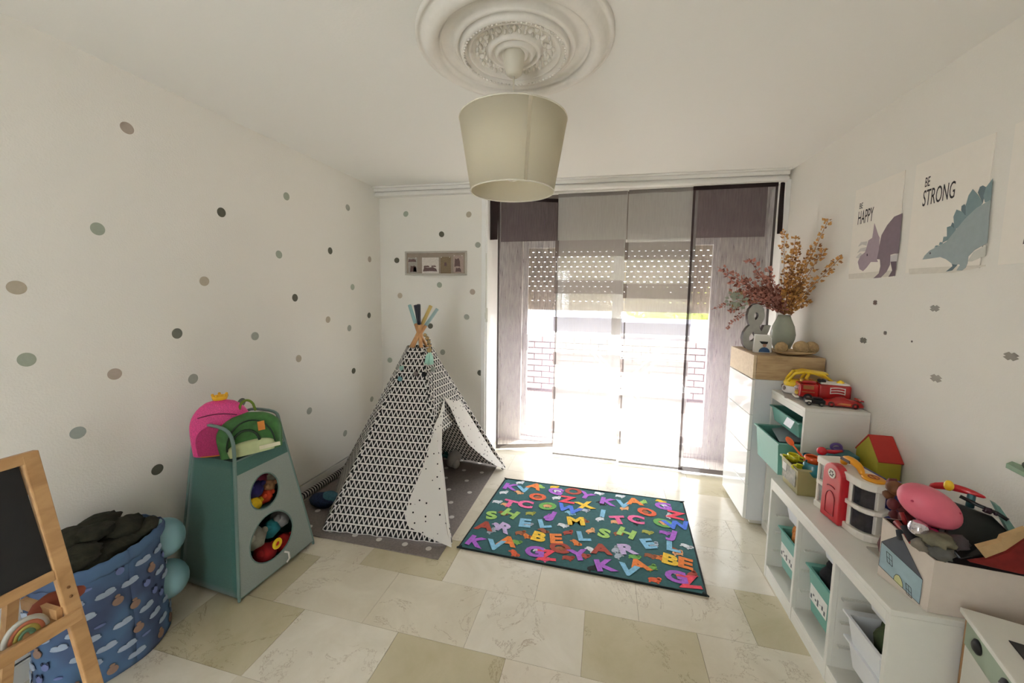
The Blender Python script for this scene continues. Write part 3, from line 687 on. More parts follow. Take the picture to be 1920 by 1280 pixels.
# alphabet rug
q = [onz(*p) for p in ((948, 898), (1280, 942), (1325, 1118), (860, 1027))]
fl_, fr_, nr_, nl_ = [Vector((p.x, p.y, 0)) for p in q]
root = thing('alphabet_rug', (nl_+fr_)/2, 'dark teal play rug covered in colourful alphabet letters and little animals', 'rug')
m_teal = mat('rug teal', (.19, .37, .38), .9, noise_amt=.12, noise_scale=60, bump=.3, bscale=400)
def bil(s, t): return nl_*(1-s)*(1-t)+nr_*s*(1-t)+fl_*(1-s)*t+fr_*s*t
def rz_(s, t):
    return .006+.004*math.sin(s*7)*(t < .15)*0+.0015*math.sin(s*11+t*5)
b = MB(); b.grid(lambda s, t: bil(s, t)+Vector((0, 0, rz_(s, t))), 30, 20)
RUGM = [m_teal]
RC = {'purple': (.66, .38, .78), 'orange': (.90, .50, .22), 'ored': (.88, .38, .22), 'yellow': (.93, .76, .22), 'green': (.42, .66, .32), 'lime': (.62, .78, .40), 'pink': (.92, .42, .62), 'red': (.90, .28, .36), 'rust': (.66, .27, .20), 'lblue': (.50, .72, .84), 'blue': (.30, .46, .86), 'lilac': (.76, .68, .84), 'white': (.86, .88, .90), 'brown': (.62, .36, .22), 'croc': (.45, .65, .30), 'olive': (.66, .68, .30), 'peach': (.90, .66, .46), 'grey': (.66, .70, .75), 'black': (.10, .10, .12)}
RK = {}
for k, c in RC.items(): RK[k] = len(RUGM); RUGM.append(mat('rug ink '+k, c, .85, noise_amt=.16, noise_scale=70))
LT = '''K410,160,purple V525,180,lblue A600,162,orange O620,235,ored G745,197,purple O870,190,rust Y955,225,purple K1100,265,purple V1215,285,lblue A1290,267,orange O1375,340,ored G1490,300,purple Z1590,365,red
T425,280,pink C535,285,pink O690,300,green Z825,255,red X945,295,yellow W835,320,blue T1180,395,pink C1300,390,pink O1490,418,green W1635,440,blue
S280,360,lime H430,350,lime J725,365,purple M885,405,yellow I1070,350,lblue S1080,490,lime H1235,485,lime J1560,500,purple E530,415,lblue L665,420,lblue E1385,560,lblue
A235,435,rust R385,450,lilac B625,510,yellow E745,525,orange L935,510,lblue A1060,600,rust K180,545,purple V320,580,lblue A410,545,orange G600,615,purple O775,590,rust Y905,640,purple R1235,600,lilac B1535,670,yellow L1555,580,lblue
K1080,720,purple V1250,760,lblue A1320,710,orange G1580,790,purple Z1690,860,red Z670,668,red E1670,700,orange'''.split()
import re
def rug_uv(px, py):
    p = onz(840+px/3.692, 870+py/3.692); s, t = .5, .5
    for _ in range(12):
        e = bil(s, t)-Vector((p.x, p.y, 0)); du = (bil(s+.01, t)-bil(s, t))*100; dv = (bil(s, t+.01)-bil(s, t))*100
        det = du.x*dv.y-du.y*dv.x; s -= (e.x*dv.y-e.y*dv.x)/det; t -= (du.x*e.y-du.y*e.x)/det
    return s, t
random.seed(12)
RW, RH = (nr_-nl_).length, (fl_-nl_).length
def clipped(s, t, m=.03): return min(max(s, m), 1-m), min(max(t, m*1.4), 1-m*1.4)
an = [(340, 265, 'white'), (385, 200, 'white'), (500, 130, 'white'), (490, 200, 'peach'), (640, 160, 'lime'), (540, 295, 'black'), (400, 285, 'peach'), (620, 235, 'brown'), (760, 190, 'white'), (690, 295, 'peach'), (570, 345, 'olive'), (750, 240, 'white'), (845, 345, 'lblue'), (945, 325, 'grey'), (380, 345, 'brown'), (690, 370, 'purple'), (940, 395, 'brown'), (1050, 385, 'white'), (1060, 275, 'black'), (1220, 310, 'peach'), (1045, 205, 'white'), (1190, 225, 'white'), (1350, 270, 'lime'), (1370, 340, 'brown'), (1500, 295, 'white'), (1310, 410, 'black'), (1160, 405, 'peach'), (1490, 415, 'peach'), (1530, 365, 'white'), (300, 470, 'grey'), (340, 430, 'lilac'), (550, 420, 'grey'), (660, 465, 'brown'), (795, 430, 'white'), (500, 480, 'brown'), (540, 500, 'orange'), (830, 480, 'rust'), (885, 550, 'orange'), (990, 600, 'white'), (985, 470, 'peach'), (470, 545, 'croc'), (630, 600, 'white'), (775, 590, 'brown'), (830, 655, 'rust'), (940, 640, 'rust'), (450, 640, 'ored'), (1000, 740, 'black'), (1160, 600, 'grey'), (1180, 640, 'grey'), (1180, 485, 'brown'), (1380, 475, 'olive'), (1500, 480, 'purple'), (1420, 560, 'grey'), (1590, 620, 'peach'), (1570, 600, 'brown'), (1650, 575, 'white'), (1400, 640, 'brown'), (1450, 650, 'orange'), (1410, 725, 'croc'), (1430, 820, 'ored'), (1610, 780, 'white'), (1690, 770, 'rust'), (1290, 650, 'green'), (740, 155, 'yellow'), (1470, 255, 'yellow'), (650, 690, 'pink')]
for px, py, c in an:
    s, t = clipped(*rug_uv(px, py)); p = bil(s, t); a = random.uniform(-1, 1); z0 = rz_(s, t)
    for (dx, dy, rx, ry, aa) in ((0, 0, .034, .018, a), (.026, .014, .013, .011, a), (-.025, -.016, .010, .006, a+1), (.015, -.018, .009, .006, a-1)):
        o = Matrix.Rotation(a, 2) @ Vector((dx, dy)); k = 14
        b.poly3([Vector((p.x+o.x, p.y+o.y, z0+.0012))+Vector((rx*math.cos(2*PI*j/k)*math.cos(aa)-ry*math.sin(2*PI*j/k)*math.sin(aa), rx*math.cos(2*PI*j/k)*math.sin(aa)+ry*math.sin(2*PI*j/k)*math.cos(aa), 0)) for j in range(k)], (0, 0, .0006), RK[c])
    e = Matrix.Rotation(a, 2) @ Vector((.028, .016)); b.lathe([(.0025, .0005), (.0025, .0008)], (p.x+e.x, p.y+e.y, z0+.0018), 8, RK['black'] if c != 'black' else RK['white'], smooth=False)
for tk in LT:
    mm = re.match(r'([A-Z])(\d+),(\d+),(\w+)', tk); ch, px, py, c = mm.groups(); s, t = clipped(*rug_uv(float(px), float(py)), .055)
    p = bil(s, t); a = random.uniform(-.35, .35)
    b.text(ch, .150, Matrix.Translation((p.x, p.y, rz_(s, t)+.0025)) @ RZ(a) @ Matrix.Diagonal((1.05, .82, 1, 1)), RK[c], ext=.0006, offset=.0075)
b.build('printed_pile', RUGM, root)
ed = [nl_, nr_, fr_, fl_]; b = MB()
pts = []
for i in range(4):
    for j in range(10): pp = ed[i].lerp(ed[(i+1) % 4], j/10); pts.append(Vector((pp.x, pp.y, .005)))
b.tube(pts, .0055, 8, True); b.build('stitched_edge', mat('rug binding', (.08, .11, .11), .9), root)
b = MB()
for c_ in (nl_, nr_, fl_, fr_):
    dr = (c_-(nl_+fr_)/2).normalized(); b.tube([c_+Vector((0, 0, .008))-dr*.02, c_+dr*.012+Vector((0, 0, .007))], [.007, .004], 8)
b.build('corner_grip', MATS['rug binding'], root)

# ================================================================ PLAY TENT
AP = Vector((-1.335, 2.58, 1.20))
FL_, FR_, BR_, BB_, LL_ = [Vector(p) for p in ((-1.690, 1.985, .012), (-.872, 2.060, .012), (-.815, 3.135, .012), (-1.50, 3.22, .012), (-2.085, 2.66, .012))]
TIPS = {'FL': (820, 579), 'FR': (768, 572), 'BR': (779, 572), 'B': (785, 571), 'L': (808, 573)}
root_t = thing('teepee_tent', (-1.335, 2.58, 0), 'white play teepee printed with black triangles, with open dotted door flaps', 'tent')
m_pole = wood('pole pine', (.72, .52, .33), (.82, .63, .43), (8, 8, 1.5))
tipc = {'FL': (.60, .70, .71), 'FR': (.55, .70, .70), 'BR': (.16, .17, .22), 'B': (.14, .15, .20), 'L': (.76, .66, .40)}
bases = {'FL': FL_, 'FR': FR_, 'BR': BR_, 'B': BB_, 'L': LL_}
offs_ = {'FL': (0, -.02, 0), 'FR': (.02, -.01, 0), 'BR': (.02, .015, 0), 'B': (0, .02, 0), 'L': (-.02, .0, 0)}
tipw = {}
for k, pb in bases.items():
    tip = ony(TIPS[k][0], TIPS[k][1], 2.58+{'FL': .09, 'FR': .07, 'BR': -.06, 'B': -.08, 'L': .02}[k]); tipw[k] = tip
    ap = AP+Vector(offs_[k]); 
    d = (ap-pb)
    pm = MB(); c1 = ap.lerp(tip, .42); pm.tube([pb+Vector((0, 0, .002)), ap, c1], .0125, 12); po_ = pm.build('pole', m_pole, root_t)
    pm = MB(); pm.tube([c1, tip], .0132, 12); pm.build('painted_tip', mat('tip '+k, tipc[k], .5), po_)
m_tri = cloth_uv('triangle cotton', 'tri'); m_dot = cloth_uv('dotted lining', 'dot')
TOPZ = 1.13
OFS = {tuple(round(v, 3) for v in bases[k]): offs_[k] for k in bases}
def top(pb, kk=''):
    ap = AP+Vector(OFS[tuple(round(v, 3) for v in pb)]); t = (TOPZ-pb.z)/(ap.z-pb.z); c = pb.lerp(ap, t); return c+Vector(((pb-ap).x, (pb-ap).y, 0)).normalized()*.018
def panel(A, B, sag=.02, t0=0, t1=1, s0=0, s1=1, name='fabric_panel', nu=16, nv=30, hem=True):
    a1, b1 = top(A), top(B); n = (B-A).cross(a1-A).normalized()
    if n.dot(A-Vector((AP.x, AP.y, 0))) < 0: n = -n
    Lb = (B-A).length; Hh = ((a1+b1)/2-(A+B)/2).length
    def fn(s, t):
        s = s0+(s1-s0)*s; t = t0+(t1-t0)*t
        p = A.lerp(B, s).lerp(a1.lerp(b1, s), t)
        p = p - n*(sag*math.sin(PI*s)*math.sin(PI*min(1, t*1.1)))+n*(.014)
        if t == 0: p = p+n*.006*math.sin(s*31)
        if t < .05: p = p+Vector((0, 0, .004*math.sin(s*40)*(1-t*20)))
        if p.z < .009: p.z = .009
        return p
    def uf(s, t):
        s = s0+(s1-s0)*s; t = t0+(t1-t0)*t; wdt = Lb*(1-t)+(b1-a1).length*t
        return ((s-.5)*wdt, t*Hh)
    b = MB(); b.grid(fn, nu, nv, 0, uf); return b.build(name, m_tri, root_t, solid=.0015), fn, n
panel(FL_, FR_, .015); panel(FR_, BR_, .015, t0=.50)
panel(BR_, BB_, .03); panel(BB_, LL_, .03); panel(LL_, FL_, .045)
# hems wrapped round each pole
for A in (FL_, FR_, BR_, BB_, LL_):
    b = MB(); a1 = top(A); oo = Vector(((A-AP).x, (A-AP).y, 0)).normalized()*-.004
    n_ = 40; b.tube([A.lerp(a1, i/n_)+oo*(i/n_*2) for i in range(n_+1)], .0195, 10, cap=False)
    # uv so the print runs over the sleeve
    for fi in range(len(b.f)):
        row = fi//10; col = fi % 10; Lp = (a1-A).length/n_
        b.uv[fi] = [(col*.0117, row*Lp), ((col+1)*.0117, row*Lp), ((col+1)*.0117, (row+1)*Lp), (col*.0117, (row+1)*Lp)]
    b.build('pole_sleeve', m_tri, root_t)
# opening side: narrow strips and folded-back flaps
nO = (BR_-FR_).cross(top(FR_)-FR_).normalized(); nO = nO if nO.x > 0 else -nO
nF = (FR_-FL_).cross(top(FL_)-FL_).normalized(); nF = nF if nF.y < 0 else -nF
def flap(pts, pl_p, pl_n, off, name, m, curve=.0):
    q = [onp(x, y, pl_p+pl_n*off, pl_n) for x, y in pts]
    cen = sum(q, Vector())/len(q); U = (q[1]-q[0]).normalized(); V = pl_n.cross(U)
    b = MB(); b.add(q, [tuple(range(len(q)))], 0, [((p-cen).dot(U), (p-cen).dot(V)) for p in q]); return b.build(name, m, root_t, solid=.002)
flap([(814, 806), (808, 826), (792, 878), (770, 930), (760, 962), (764, 985), (800, 1006), (846, 1026), (838, 960), (829, 890), (822, 840), (818, 812)], FR_, nF, .036, 'folded_flap', m_dot)
flap([(833, 745), (834, 757), (829, 790), (828, 850), (834, 900), (840, 960), (847, 1026), (838, 1000), (824, 870), (815, 812), (813, 800), (825, 775)], FR_, nO, .022, 'folded_flap', m_dot)
flap([(832, 744), (846, 750), (863, 752), (872, 765), (900, 810), (925, 850), (949, 880), (930, 873), (905, 856), (878, 832), (860, 800), (845, 765)], FR_, nO, .026, 'folded_flap', m_dot)
flap([(802, 652), (812, 650), (862, 752), (846, 750), (834, 742), (834, 757), (829, 790), (815, 812), (812, 780), (806, 720)], FR_, nO, .010, 'door_head', m_tri)
# soft things in the tent
b = MB(); c = onz(853, 880, .0); b.ell((c.x-.03, c.y+.05, .075), (.055, .10, .065), 16, lump=.15); b.ell((c.x+.01, c.y, .05), (.03, .05, .035), 12)
tag(b.build('floor_cushion', mat('grey plush', (.66, .64, .62), .95, sheen=.3)), 'grey plush leaf-shaped cushion inside the tent opening', 'cushion')
b = MB(); c = onz(843, 868, .0); b.ell((c.x-.06, c.y+.10, .075), (.04, .04, .055), 14); b.ell((c.x-.06, c.y+.09, .135), (.03, .03, .025), 12); b.tube([(c.x-.10, c.y+.08, .03), (c.x-.02, c.y+.06, .016)], .014)
tag(b.build('plush_toy', mat('teal plush', (.22, .52, .50), .95, sheen=.3)), 'small teal plush toy beside the grey cushion in the tent', 'toy')
# bead tassel garland
root = thing('tassel_garland', ony(800, 620, 2.45), 'wooden bead garland with mint tassel hung over the tent poles', 'garland')
b = MB(); pts = [(797, 628, .013, 0), (801, 634, .015, 0), (804, 641, .014, 0), (806, 648, .012, 0), (805, 656, .018, 0)]
for i, (x, y, r, _) in enumerate(pts): b.ell(ony(x, y, 2.44-.01*i), r, 14)
b.build('wooden_beads', mat('bead wood', (.62, .52, .34), .5), root)
b = MB()
for (x, y) in ((803, 637), (805, 645)): b.lathe([(.0155, -.003), (.0165, 0), (.0155, .003)], ony(x, y, 2.435), 14)
b.build('black_rings', mat('black bead', (.08, .08, .09), .4), root)
b = MB(); random.seed(4); t0 = ony(806, 659, 2.40)
for k in range(30):
    a = random.uniform(0, 2*PI); r = random.uniform(.0, .035); b.tube([t0, t0+Vector((r*.8*math.cos(a), r*.8*math.sin(a)*.5, -.03)), t0+Vector((r*1.15*math.cos(a), r*1.1*math.sin(a)*.5-.005, -.085+random.uniform(-.006, .006)))], .0045, 6)
b.build('tassel', mat('mint cotton', (.66, .82, .76), .9), root)
# felt stars
b0 = FR_+nF*.03
for i, (px, py, col, lab) in enumerate(((750, 710, (.42, .58, .60), 'light blue felt pompom on the left slope of the tent'), (753, 690, (.55, .68, .64), 'small mint felt pompom near the top left edge of the tent'), (779, 701, (.45, .42, .40), 'grey felt pompom on the upper front of the tent'), (795, 702, (.10, .10, .10), 'black felt pompom by the upper right tent seam'), (812, 692, (.58, .60, .57), 'pale grey felt pompom below the mint tassel'))):
    if i == 4: c = onp(px, py, FR_+nO*.034, nO)
    else: c = onp(px, py, b0, nF)
    b = MB(); r = .018; b.ell(c, (r, r*.6, r), 10, lump=.5, seed=i)
    tag(b.build('felt_pompom', mat('felt%d' % i, col, .95)), lab, 'pompom', 'felt pompoms on the tent garland')

# striped bumper tube along the baseboard
root = thing('striped_fabric_tube', (WL+.05, 2.6, 0), 'long black and white striped fabric tube lying along the left baseboard', 'draught stopper')
b = MB(); ms = [mat('tube white', (.72, .70, .68), .9), mat('tube black', (.14, .14, .15), .9)]
y = 1.95; k = 0
while y < 3.34:
    b.lathe([(.020, 0), (.0245, .003), (.0245, .009), (.020, .012)], (WL+.045+.01*math.sin(y*3), y, .032), 14, k % 2, rot=Matrix.Rotation(-PI/2, 3, 'X')); y += .012; k += 1
b.build('padded_tube', ms, root)

# blue patterned ball next to the tent
c = onz(598, 958, .0); root = thing('fish_scale_ball', (c.x, c.y+.03, .007), 'dark blue soft toy with scale pattern lying on the grey rug by the tent', 'toy')
b = MB(); cc = Vector((c.x, c.y+.05, .055)); b.ell(cc, (.105, .06, .05), 20, lump=.12, seed=3); b.build('body', mat('navy scales', (.13, .20, .33), .8, noise_amt=.5, noise_scale=120), root)
b = MB(); b.ell(cc+Vector((.04, .012, .018)), (.068, .052, .043), 18); b.build('top_patch', mat('teal felt', (.25, .42, .48), .85, noise_amt=.2, noise_scale=100), root)

# ================================================================ STORAGE TOWER (teal)
A0, B0, C0, D0 = Vector((-1.70, 1.395, .02)), Vector((-1.672, 1.858, .03)), Vector((-2.12, 1.86, .03)), Vector((-2.12, 1.425, .02))
A1, B1, C1, D1 = Vector((-1.712, 1.420, .705)), Vector((-1.715, 1.722, .70)), Vector((-2.005, 1.722, .70)), Vector((-2.005, 1.440, .705))
m_metal = mat('sage metal tube', (.42, .52, .50), .45, noise_amt=.02); m_tf = mat('teal felt cloth', (.24, .41, .38), .9, noise_amt=.08, noise_scale=160, sheen=.3)
m_gf = mat('grey mesh cloth', (.58, .62, .60), .85, noise_amt=.05, noise_scale=200)
root = thing('toy_storage_tower', ((A0+C0)/2)*1, 'teal fabric toy storage tower on sage metal tubes with two round openings', 'toy storage')
root.location.z = 0
def tower_frame(P0, P1, Q1, Q0, bow):
    up = Vector((0, 0, 1)); out = bow
    h1 = P1+(P1-P0).normalized()*.10; h2 = Q1+(Q1-Q0).normalized()*.10; topc = Vector((0, 0, .155))
    mid = [P1.lerp(Q1, .16)+topc, P1.lerp(Q1, .30)+topc+Vector((0, 0, .012)), P1.lerp(Q1, .70)+topc+Vector((0, 0, .012)), P1.lerp(Q1, .84)+topc]
    return [Vector((P0.x, P0.y, 0)), P0, P1, h1, h1.lerp(mid[0], .6)+Vector((0, 0, .012))]+mid+[h2.lerp(mid[-1], .6)+Vector((0, 0, .012)), h2, Q1, Q0, Vector((Q0.x, Q0.y, 0))]
for args in ((A0, A1, D1, D0, 0), (B0, B1, C1, C0, 0)):
    b = MB(); b.tube(tower_frame(*args), .0085, 10); b.build('tube_frame', m_metal, root, sub=1)
b = MB()
for P, Q in ((A1, B1), (D1, C1), (A0, B0), (D0, C0)): b.tube([P, Q], .006, 8)
b.build('cross_bar', m_metal, root)
def quadgrid(a, b_, c, d, out, bulge, nu=10, nv=16):  # a-b bottom, d-c top
    def fn(s, t): return a.lerp(b_, s).lerp(d.lerp(c, s), t)+out*(bulge*math.sin(PI*s)*math.sin(PI*t)+ .006*math.sin(t*PI*2)*math.sin(PI*s))
    return fn
b = MB(); b.grid(quadgrid(D0, A0, A1, D1, Vector((0, -1, 0)), .012), 10, 16); b.build('side_panel', m_tf, root, solid=.003)
b = MB(); b.grid(quadgrid(B0, C0, C1, B1, Vector((0, 1, 0)), .01), 10, 16); b.build('side_panel', m_tf, root, solid=.003)
b = MB(); b.grid(quadgrid(C0, D0, D1, C1, Vector((-1, 0, 0)), .0), 10, 16); b.build('back_panel', m_tf, root, solid=.003)
# front with two oval holes
def F(s, t): return A0.lerp(B0, s).lerp(A1.lerp(B1, s), t)+Vector((.004, 0, 0))
def hole_panel(t0, t1, cs, ct, rs, rt):
    k = 32; b = MB(); inner = [F(cs+rs*math.cos(2*PI*j/k), ct+rt*math.sin(2*PI*j/k)) for j in range(k)]; outer = []
    for j in range(k):
        a = 2*PI*j/k; c_, s_ = math.cos(a), math.sin(a); m_ = max(abs(c_), abs(s_)); x = .5+.5*c_/m_; y = (t0+t1)/2+(t1-t0)/2*s_/m_; outer.append(F(x, y))
    b.add(inner+outer, [(j, (j+1) % k, k+(j+1) % k, k+j) for j in range(k)])
    # fill the corners
    for (x, y) in ((0, t0), (1, t0), (1, t1), (0, t1)):
        pass
    o = b.build('front_panel', m_gf, root, solid=.003)
    r = MB(); r.tube([F(cs+rs*math.cos(2*PI*j/k), ct+rt*math.sin(2*PI*j/k)) for j in range(k)], .004, 6, True); r.build('hole_binding', m_metal, o)
def fhole(px, py):
    p = onp(px, py, A0+Vector((.004, 0, 0)), (B0-A0).cross(A1-A0).normalized()); 
    t = (p.z-A0.z)/(A1.z-A0.z); a = A0.lerp(A1, t); bb = B0.lerp(B1, t); return (p-a).dot(bb-a)/(bb-a).length_squared, t
h1 = fhole(498, 920); h2 = fhole(511, 1005)
hole_panel(.50, .90, h1[0], h1[1], .24, .140); hole_panel(0, .50, h2[0], h2[1], .31, .190)
b = MB(); b.add([F(0, .90), F(1, .90), F(1, 1), F(0, 1)], [(0, 1, 2, 3)]); b.build('front_rim', m_tf, root, solid=.003)
for t in (.02, .50, .985):
    b = MB(); pp = [X.lerp(Y_, t) for X, Y_ in ((A0, A1), (B0, B1), (C0, C1), (D0, D1))]; b.add(pp, [(0, 1, 2, 3)]); b.build('shelf', m_tf, root, solid=.006)
# contents
random.seed(31)
def inside(s, t, d): return F(s, t)-Vector((d, 0, 0))
cont = [(.40, .56, .07, .040, (.93, .78, .16), 'yellow ball in the upper hole of the storage tower'), (.58, .58, .06, .036, (.85, .30, .18), 'orange red soft toy in the upper hole of the storage tower'), (.48, .66, .09, .050, (.20, .18, .42), 'purple blue soft toy in the upper hole of the storage tower'), (.70, .63, .08, .035, (.86, .68, .52), 'peach plush in the upper hole of the storage tower'), (.60, .72, .10, .045, (.45, .14, .24), 'crimson plush at the top of the upper hole'), (.80, .70, .10, .040, (.66, .66, .60), 'grey green plush at the right of the upper hole'),
        (.45, .12, .07, .060, (.62, .12, .14), 'red plush octopus in the lower hole of the storage tower'), (.72, .10, .07, .052, (.70, .14, .12), 'bright red plush in the lower hole'), (.62, .27, .09, .050, (.18, .50, .55), 'turquoise plush in the lower hole'), (.38, .28, .08, .055, (.60, .60, .55), 'grey plush at the left of the lower hole'), (.78, .30, .09, .055, (.55, .55, .55), 'grey plush at the top right of the lower hole')]
for i, (s, t, d, r, col, lab) in enumerate(cont):
    b = MB(); zsh = A0.z+(A1.z-A0.z)*(.02 if t < .45 else .50)+.008; p = inside(s, t, d)
    b.ell(p, (r*.9, r, r), 14, lump=.25, seed=i); 
    b.ell(p+Vector((.02, r*.7, r*.5)), r*.35, 10)
    b.ell(p+Vector((.02, -r*.7, r*.5)), r*.35, 10)
    o = b.build('soft_toy', mat('plush %d' % i, col, .9, noise_amt=.15)); tag(o, lab, 'toy', 'soft toys in the storage tower')
p = fhole(517, 1019); pc = F(*p)
root = thing('ring_rattle', pc, 'yellow ring with red centre hanging at the lower hole of the storage tower', 'toy')
b = MB(); b.tube([pc+Vector((.012, .020*math.cos(a), .020*math.sin(a))) for a in [2*PI*k/24 for k in range(24)]], .009, 8, True); b.build('ring', mat('yellow toy', (.93, .78, .14), .5), root)
b = MB(); b.ell(pc+Vector((.010, 0, 0)), (.009, .013, .013), 10); b.build('centre', mat('red toy', (.78, .18, .14), .5), root)
b = MB(); q0 = F(*fhole(532, 1035)); b.tube([q0+Vector((.006, 0, 0)), q0+Vector((.022, .012, -.01)), q0+Vector((.024, .014, -.045)), q0+Vector((.02, .0, -.06))], .005, 8)
tag(b.build('white_cord_loop', mat('white cord', (.86, .85, .82), .8)), 'white cord dangling out of the lower hole of the storage tower', 'cord')

# backpacks
root = thing('pink_backpack', (-1.93, 1.60, .70), 'pink glittery backpack with yellow crown on top of the storage tower', 'backpack')
mp = mat('pink glitter', (.86, .28, .55), .55, noise_amt=.25, noise_scale=260)
ctr = ony(415, 815, 1.62)
R_ = Matrix.Rotation(math.radians(38), 3, 'Z')
cP = ony(416, 818, 1.60)
def bag(mb, c, w, d, h, rot, mi=0):
    prof = []; n = 20; rows = []
    def fn(s, t):
        a = 2*PI*s; z = t*h
        ww = w*(1-max(0, (t-.45)/.55)**2.4)**.5*(.93+.07*math.sin(PI*t)); dd = d*(1-max(0, (t-.5)/.5)**3)**.5
        ce, se = math.cos(a), math.sin(a); e = .75
        p = Vector((ww*math.copysign(abs(ce)**e, ce), dd*math.copysign(abs(se)**e, se), z)); return c+rot @ p
    mb.grid(fn, 28, 16, mi); mb.add([fn(i/28, 0) for i in range(28)], [tuple(range(28))[::-1]], mi)
base = onz(418, 846, .712); hP = .235
b = MB(); bag(b, base, .128, .055, .275, R_); b.build('body', mp, root)
b = MB(); bag(b, base+R_ @ Vector((0, -.05, .01)), .095, .022, .15, R_); b.build('front_pocket', mat('pink pocket', (.66, .14, .38), .6, noise_amt=.2, noise_scale=200), root)
b = MB(); cr = base+Vector((0, 0, .272)); b.lathe([(.030, 0), (.034, .018), (.028, .020), (.026, .004)], cr, 14)
for k in range(5): b.ell(cr+Vector((.03*math.cos(k*1.257), .03*math.sin(k*1.257), .024)), .007, 8)
b.build('crown', mat('yellow crown', (.93, .72, .18), .6), root)
b = MB(); b.tube([base+R_ @ Vector((x, -.056, .20+.012*math.cos(x*20))) for x in [-.08+.016*i for i in range(11)]], .003, 6); b.build('zip', mat('dark pink zip', (.5, .1, .3), .6), root)
b = MB(); bag(b, base+R_ @ Vector((.0, -.02, 0)), .10, .04, .03, R_); b.build('base_patch', mat('orange base', (.80, .50, .12), .6), root)
root = thing('green_backpack', (-1.80, 1.52, .70), 'green backpack leaning in front of the pink one, with cream lower panel and orange label', 'backpack')
mg = mat('green nylon', (.22, .42, .20), .5, noise_amt=.2, noise_scale=40)
R2 = Matrix.Rotation(math.radians(48), 3, 'Z') @ Matrix.Rotation(math.radians(-12), 3, 'X') @ Matrix.Rotation(math.radians(-4), 3, 'Y')
gb = ony(470, 868, 1.50); g0 = onz(474, 847, .712)
b = MB(); bag(b, g0, .140, .05, .205, R2); b.build('body', mg, root)
b = MB(); b.tube([g0+R2 @ Vector((x, 0, .205+.06*math.sqrt(max(0, 1-(x/.035)**2))-.0)) for x in [-.035+.007*i for i in range(11)]], .006, 8); b.build('carry_loop', mat('olive webbing', (.42, .52, .16), .7), root)
b = MB(); bag(b, g0+R2 @ Vector((0, -.045, .0)), .10, .022, .07, R2); b.build('cream_panel', mat('cream panel', (.70, .74, .56), .7), root)
b = MB(); b.tube([g0+R2 @ Vector((.10*math.cos(a), -.056, .035+.13*math.sin(a))) for a in [PI*i/16 for i in range(17)]], .004, 6); b.tube([g0+R2 @ Vector((.055*math.cos(a)-.02, -.06, .06+.06*math.sin(a))) for a in [PI*i/10 for i in range(11)]], .006, 6); b.build('piping', mat('dark green piping', (.10, .20, .12), .6), root)
b = MB(MATS and Matrix.Translation(g0) @ R2.to_4x4()); b.box(.035, .065, -.060, -.054, .105, .150); b.build('label', mat('orange label', (.80, .50, .20), .6), root)
b = MB(Matrix.Translation(g0) @ R2.to_4x4()); b.box(.03, .12, -.075, -.055, .012, .03); b.build('label_strap', mat('cream strap', (.80, .78, .68), .7), root)

# ================================================================ LAUNDRY BIN, TOWEL, BALLOONS
BX, BY = -1.985, 1.045; RXb, RYb, HB = .163, .205, .485
root = thing('fabric_toy_bin', (BX, BY, 0), 'round blue fabric bin printed with white clouds, beside the chalkboard easel', 'bin')
m, N, L = nodes('cloud fabric'); m_cloud = m; bs = N['Principled BSDF']; bs.inputs['Roughness'].default_value = .85
tc = N.new('ShaderNodeTexCoord'); nz = N.new('ShaderNodeTexNoise'); nz.inputs['Scale'].default_value = 5; L.new(tc.outputs['Object'], nz.inputs['Vector'])
rp = N.new('ShaderNodeValToRGB'); rp.color_ramp.elements[0].color = lin((.26, .31, .44)); rp.color_ramp.elements[1].color = lin((.30, .42, .56)); rp.color_ramp.elements[0].position = .4; rp.color_ramp.elements[1].position = .6
L.new(nz.outputs['Fac'], rp.inputs['Fac']); L.new(rp.outputs['Color'], bs.inputs['Base Color'])
def BS(a, z, o=0): 
    k = 1+.02*math.sin(z*9+a*2)+.012*math.sin(a*7); return Vector((BX+(RXb*k+o)*math.cos(a), BY+(RYb*k+o)*math.sin(a), z))
b = MB(); b.grid(lambda s, t: BS(2*PI*s, .003+(HB-.003)*t+.008*math.sin(2*PI*s*3)*t, .006*math.sin(2*PI*s*5+t*6)*t), 60, 24); b.add([BS(2*PI*i/40, .004) for i in range(40)], [tuple(range(40))])
body = b
b = MB(); b.grid(lambda s, t: BS(2*PI*s, HB-.045+.055*t+.008*math.sin(2*PI*s*3)+.003*math.sin(s*150), .008*math.sin(PI*t)), 90, 5); b.build('gathered_rim', m_cloud, root, solid=.004)
b = body; random.seed(9)
pr_m = [mat('cloud print', (.60, .66, .74), .85), mat('print tan', (.56, .46, .40), .85), mat('print navy', (.16, .20, .30), .85), mat('print lilac', (.42, .47, .66), .85)]
def patch(a, z, rw, rh, mi_, off=.0065):
    k = 14; c = []
    for j in range(k): t = 2*PI*j/k; c.append(BS(a+rw/.18*math.cos(t), z+rh*math.sin(t), off+.006*math.sin((a+rw/.18*math.cos(t))*5+z/HB*6)*z/HB))
    b.add(c, [tuple(range(k))], mi_+1)
for r in range(8):
    for k in range(15):
        a = 2*PI*(k+.5*(r % 2))/15+random.uniform(-.07, .07); z = .05+r*.052+random.uniform(-.01, .01); q_ = random.random()
        if q_ < .42:
            for dx, dz, rw, rh in ((0, 0, .026, .009), (.1*.1, .008, .013, .009), (-.012, .006, .011, .007)): patch(a+dx/.18, z+dz, rw, rh, 0)
        elif q_ < .60:
            patch(a, z, .015, .016, 1); patch(a, z+.02, .007, .006, 1)
        elif q_ < .8: patch(a, z, .012, .014, 3); patch(a+.05, z+.014, .004, .006, 2); patch(a-.05, z+.014, .004, .006, 2)
        else: patch(a, z, .014, .005, 3)
